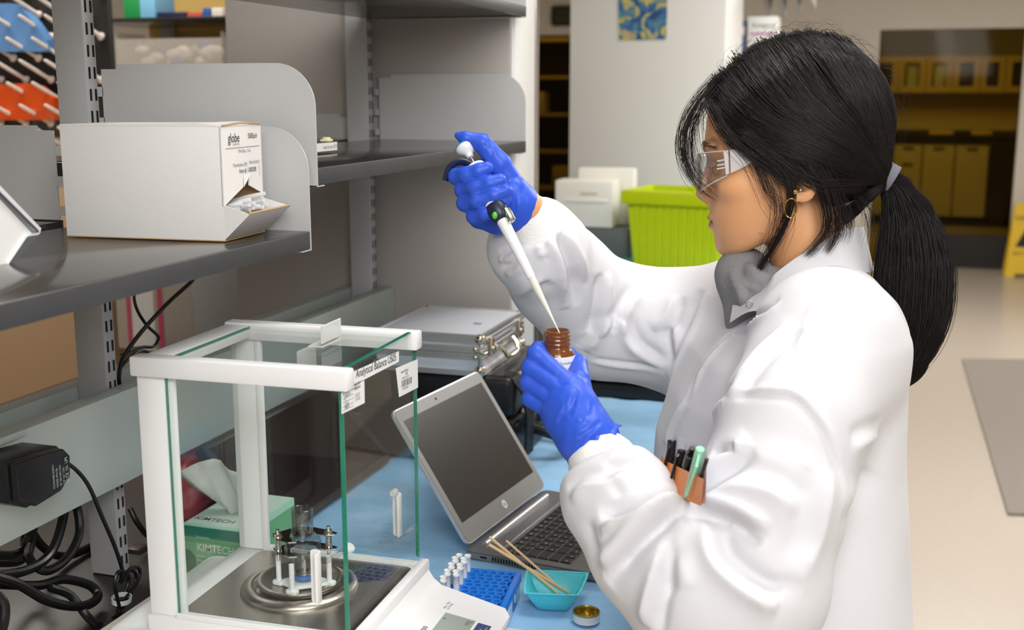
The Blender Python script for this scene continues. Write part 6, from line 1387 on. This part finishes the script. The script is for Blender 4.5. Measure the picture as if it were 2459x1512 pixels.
# lashes and brows
def skin_x(yy, ww):
    m = (np.abs(Q[:, 1]-yy) < 4) & (np.abs(Q[:, 2]-ww) < 5); return float(Q[m, 0].min()) if m.any() else 1720.0
LA = []
for k in range(44):
    f = k/43; w0 = -38-34*f; x0 = skin_x(404, w0)+1; LA.append([(x0, 404, w0), (x0-7, 406.5, w0-4), (x0-13, 405, w0-7)])
tubes('eyelashes', catmull(H2W(np.array(LA)), 5), np.full(44, .00022), hair_w, person)
BRW = []
for k in range(150):
    f = rf.random(); wv_ = -22-78*f; yy = 353-9*math.sin(PI*min(1, f*1.05))+6*f+rf.normal(0, 2.6); xx = skin_x(yy, wv_)-.5; xn = skin_x(yy, wv_-11)-.5; BRW.append([(xx-1, yy, wv_), ((xx+xn)/2-2, yy-2.5+2*f, wv_-6), (xn, yy-2+4*f, wv_-11)])
tubes('eyebrow', catmull(H2W(np.array(BRW)), 4), np.full(150, .00012), hair_w, person)
# ------------------------------------------------------------------ earrings (worn)
gold = mat('gold', s2l(226, 176, 70), .2, 1.0); gem = mat('clear_stone', s2l(235, 235, 230), .05, .6)
ew = -156
def hm(x, y, w): return Vector(h2w(x, y, w))
obj('hoop_earring', MB().tube([hm(1902+14*math.cos(a), 494+22*math.sin(a), ew+4*math.sin(a)) for a in np.linspace(0, 2*PI, 36, endpoint=False)], .00075, 8, True), gold, person, True)
fl = MB()
for k in range(6): a = k*PI/3; fl.sphere(hm(1910+4.2*math.cos(a), 457+4.2*math.sin(a), ew), .0013, 10)
fl.sphere(hm(1910, 457, ew-1), .0014, 10); obj('flower_stud', fl, gold, person, True)
obj('stone_stud', MB().sphere(hm(1922, 452, ew), .0015, 12), gem, person, True); obj('stone_stud', MB().sphere(hm(1931, 446, ew), .0014, 12), gold, person, True)
obj('nose_stud', MB().sphere(hm(1684, 467, -18), .0006, 8), gem, person, True)
# ------------------------------------------------------------------ safety glasses
gp = hm(1740, 400, -130); sg = thing('safety_glasses', 'clear plastic safety glasses with frosted temples on the face', 'safety glasses', tuple(gp))
lens = thin_glass('lens_plastic', (.93, .94, .95), .01, 1.5, 1.6); frostp = mat('frosted_temple', s2l(222, 224, 228), .25, alpha=.55)
V = []; F = []; nu, nv = 28, 8
for i in range(nu+1):
    wv_ = -138+276*i/nu; a = abs(wv_)/138; xx = 1670+16*a**2+66*a**4.5
    top = 376-10*a**2; bot = 468-18*(1-min(1, abs(wv_)/22))**1.5*2-46*a**3.2
    for j in range(nv+1): v = j/nv; V.append(tuple(hm(xx+5*math.sin(PI*v)*-1+14*v*(1-a)*1.0, top+(bot-top)*v, wv_)))
for i in range(nu):
    for j in range(nv): q_ = i*(nv+1)+j; F.append((q_, q_+nv+1, q_+nv+2, q_+1))
lo_ = obj('lens', MB().raw(V, F), lens, sg, True, smooth=180); so = lo_.modifiers.new('t', 'SOLIDIFY'); so.thickness = .0016
edge_m = mat('lens_rim', s2l(225, 230, 236), .1, alpha=.6)
for row in (0, nv): obj('lens_edge', MB().tube([V[i*(nv+1)+row] for i in range(nu+1)], .0007, 6), edge_m, sg, True)
for s in (-1, 1):
    wq = s*141
    def strip(pts, th=3.0):
        m = MB(); lo2 = [hm(x, y, wq+s*1.5) for x, y in pts]; hi2 = [hm(x, y, wq+s*(1.5+th)) for x, y in pts]; n = len(pts)
        return m.raw([*lo2, *hi2], [tuple(range(n)), tuple(range(2*n-1, n-1, -1))]+[(i, (i+1) % n, n+(i+1) % n, n+i) for i in range(n)])
    obj('hinge_block', strip([(1741, 367), (1752, 365), (1756, 418), (1749, 421)], 6), edge_m, sg, True, smooth=0)
    for yy in (388, 398, 406): obj('hinge_rib', MB().tube([hm(1727, yy+2, wq+s*2), hm(1754, yy-3, wq+s*7)], .0009, 6), edge_m, sg, True)
    tpm = obj('temple', strip([(1756, 364), (1775, 362), (1800, 358), (1822, 380), (1800, 397), (1775, 410), (1760, 417)]), frostp, sg, True, smooth=0)
    obj('temple_arm', strip([(1812, 357), (1850, 354), (1875, 357), (1905, 372), (1925, 398), (1918, 402), (1898, 382), (1870, 370), (1848, 371), (1822, 378)], 4.0), frostp, sg, True, smooth=0)
obj('nose_bridge', MB().tube([hm(1688, 440, -16), hm(1680, 425, 0), hm(1688, 440, 16)], .0015, 8), edge_m, sg, True)
# ------------------------------------------------------------------ pipette
pa, pb = Vector(J(1117, 352, 1.411)), Vector(J(1337, 786, 1.3205)); pd_ = (pb-pa).normalized(); PL = (pb-pa).length
pip = thing('pipette', 'white micropipette with blue plunger button in the raised glove', 'pipette', tuple(pb))
Mp = Matrix.Translation(pa) @ pd_.to_track_quat('Z', 'Y').to_matrix().to_4x4()
pw = mat('pipette_white', s2l(236, 238, 242), .3); pnavy = mat('pipette_navy', s2l(30, 38, 62), .35); pbl = mat('button_blue', s2l(60, 170, 220), .3)
# where along the axis a given image height falls
def ax(py): return (py-352)/(786-352)*PL
obj('button', MB().lathe([(0, ax(348)), (.0110, ax(349.5)), (.0126, ax(353)), (.0126, ax(358)), (.0100, ax(365)), (.0055, ax(370)), (.0042, ax(376)), (.004, ax(379)), (0, ax(379))], 36, Mp), pw, pip, True, smooth=40)
obj('button_cap', MB().lathe([(.0127, ax(352.8)), (.0118, ax(349)), (.007, ax(346.6)), (0, ax(346.2))], 36, Mp, False), pbl, pip, True, smooth=50)
obj('plunger_rod', MB().lathe([(.0024, ax(376)), (.0024, ax(405))], 16, Mp), M_['chrome'], pip, True)
obj('handle', MB().lathe([(.006, ax(398)), (.0115, ax(402)), (.0125, ax(430)), (.0125, ax(490)), (.0118, ax(505))], 32, Mp), pw, pip, True, smooth=50)
hk = [J(1132, 396, 1.405), J(1110, 388, 1.402), J(1088, 394, 1.400), J(1076, 410, 1.400), J(1069, 434, 1.401)]
obj('finger_hook', MB().tube(spline(hk, 6), .0034, 10, flat=1.6), pnavy, pip, True)
obj('collar', MB().lathe([(.0125, ax(500)), (.0130, ax(508)), (.0120, ax(522)), (.0085, ax(536)), (.006, ax(538))], 32, Mp), pnavy, pip, True, smooth=50)
wn = obj('window', MB().sphere(Vector(J(1188, 517, 1.366)), .0035, 12, (1, 1, 1.3)), mat('green_mark', s2l(90, 190, 70), .4), pip, True)
obj('ejector', MB().box((-.004, -.004, 0), (.004, .004, .018), .001, M=Matrix.Translation(Vector(J(1214, 502, 1.369))) @ pd_.to_track_quat('Z', 'Y').to_matrix().to_4x4()), M_['chrome'], pip, True)
obj('shaft', MB().lathe([(.0070, ax(533)), (.0074, ax(540)), (.0063, ax(600)), (.0050, ax(670)), (.0046, ax(672))], 32, Mp), pw, pip, True, smooth=50)
obj('tip', MB().lathe([(.0044, ax(668)), (.0044, ax(690)), (.0040, ax(700)), (.0012, ax(775)), (.0006, ax(800))], 24, Mp), mat('tip_clear', s2l(236, 234, 226), .2, alpha=.75), pip, True, smooth=50)
# ------------------------------------------------------------------ amber bottle
bt = Vector(J(1338, 792, 1.322)); bb = Vector((bt.x, bt.y, bt.z-.066)); bot = thing('amber_bottle', 'small amber glass bottle with white label in the gloved hand', 'bottle', tuple(bb))
ag = mat('amber_glass', s2l(130, 70, 10), .05, coat=1, alpha=.70)
bp = [(0, .0), (.0195, .0), (.0208, .002), (.0208, .036), (.0200, .040), (.0168, .0445), (.0150, .046), (.0146, .0475)]
for k in range(3): z = .0500+k*.0048; bp += [(.0146, z-.0012), (.0158, z), (.0158, z+.0012), (.0146, z+.0024)]
bp += [(.0150, .0645), (.0146, .066), (.0126, .066), (.0122, .064), (.0122, .050), (.0170, .040), (.0175, .004), (0, .003)]
obj('glass_body', MB().lathe(bp, 48), ag, bot, smooth=50)
lb = MB(); nl = 30; a0, a1 = R(150), R(400)
for i in range(nl):
    f0, f1 = a0+(a1-a0)*i/nl, a0+(a1-a0)*(i+1)/nl; lb.quad(*[(0.0211*math.cos(f), 0.0211*math.sin(f), z) for f, z in ((f0, .006), (f1, .006), (f1, .0385), (f0, .0385))])
lab_ = obj('label', lb, M_['paper'], bot, smooth=60)
vd = Vector(CAM)-bb; va = math.atan2(vd.y, vd.x)
def cyl_text(body, size, z, a_c, m, sx=1):
    o = text('label_print', body, size, Matrix.Identity(4), m, lab_, 'CENTER', sx); me = o.data; me.transform(wmat(lab_)); 
    for v in me.vertices: x, y = v.co.x, v.co.y; a = a_c+x/0.0213; v.co = Vector((0.0213*math.cos(a), 0.0213*math.sin(a), z+y))
    return o
cyl_text('VT-01 JIVRT Formulation', .0046, .0315, va+R(6), M_['ink'], .8); cyl_text('Batch Size: 50 g', .004, .0245, va+R(22), M_['ink_grey'], .85)
# ------------------------------------------------------------------ pocket with pens
CN_ = normals(CV, CF); pp_ = pick(CV, CN_, [(1632, 1150)])[0]; 
pk0 = np.array(J(1640, 1150, float(proj(pp_[None])[2][0])-.006))
pu = e2*.93+_r*.0-fac*.12; pu = np.array((0, 0, 1.0))-fac*.10; pr_ = -np.cross(pu, fac); pr_ /= np.linalg.norm(pr_); pr_ = pr_*np.sign(pr_@_r); pu /= np.linalg.norm(pu); pn = np.cross(pr_, pu); pn *= np.sign(pn@(CAM-pk0))
tpk = float((pk0-CAM)@_f)
def pk(px, py, off=0): return Vector(onp(px, py, pk0+pn*off, pn))
prot = thing('pocket_protector', 'orange pocket protector with white back at the coat chest', 'pocket protector', tuple(pk(1640, 1200)))
orange = mat('orange_plastic', s2l(240, 134, 20), .4)
def slab(name, pts, o0, o1, m, par):
    a = [pk(x, y, o0) for x, y in pts]; b = [pk(x, y, o1) for x, y in pts]; n = len(pts)
    return obj(name, MB().raw([*a, *b], [tuple(range(n)), tuple(range(2*n-1, n-1, -1))]+[(i, (i+1) % n, n+(i+1) % n, n+i) for i in range(n)]), m, par, True, smooth=0)
slab('back_panel', [(1622, 1042), (1698, 1078), (1694, 1210), (1590, 1190), (1588, 1100)], -.001, -.0002, mat('white_sheet', s2l(228, 230, 240), .5), prot)
slab('front_panel', [(1590, 1092), (1592, 1104), (1612, 1112), (1690, 1150), (1684, 1215), (1612, 1185), (1590, 1160), (1578, 1138)], .0065, .0075, orange, prot)
slab('back_panel', [(1590, 1092), (1592, 1104), (1690, 1140), (1684, 1215), (1612, 1185), (1578, 1138)], -.0001, .0006, orange, prot)
def pen(label, p0, p1, r, m, clip_m, tipm=None, clip=None):
    a, b = pk(*p0, .0035), pk(*p1, .0035); t = thing('pen', label, 'pen', tuple(b), group='pens in the pocket protector')
    obj('barrel', MB().cyl(a, b, r, n=18, bev=.0008), m, t, True)
    if clip: c0, c1 = pk(*clip[0], .009), pk(*clip[1], .0105); obj('clip', MB().tube([a.lerp(b, .04), c0, c1], [.0012, .0016, .0014], 8), clip_m, t, True)
    return t
blk = mat('pen_black', s2l(22, 22, 24), .3); mint = mat('pen_mint', s2l(160, 220, 190), .35); smoke = mat('pen_smoke', s2l(110, 104, 100), .2, alpha=.8)
pen('tall black marker pen leftmost in the orange pocket protector', (1614, 1056), (1604, 1180), .0048, blk, blk, clip=((1606, 1075), (1588, 1150)))
pen('shorter black marker pen second in the orange pocket protector', (1637, 1080), (1622, 1190), .0046, blk, blk, clip=((1626, 1095), (1607, 1165)))
t = pen('slim grey ballpoint with black clicker in the pocket protector', (1657, 1082), (1632, 1195), .0036, smoke, blk); obj('clicker', MB().cyl(pk(1662, 1075, .0035), pk(1653, 1105, .0035), .0032, n=14), blk, t, True); obj('grip', MB().tube([pk(1655, 1095, .006), pk(1648, 1120, .006)], .0044, 10), blk, t, True)
pen('pale mint green highlighter pen in the pocket protector', (1682, 1076), (1652, 1195), .0048, mint, mint, clip=((1672, 1120), (1648, 1190)))
pen('thin black pen rightmost in the pocket protector', (1698, 1100), (1672, 1180), .002, blk, blk)
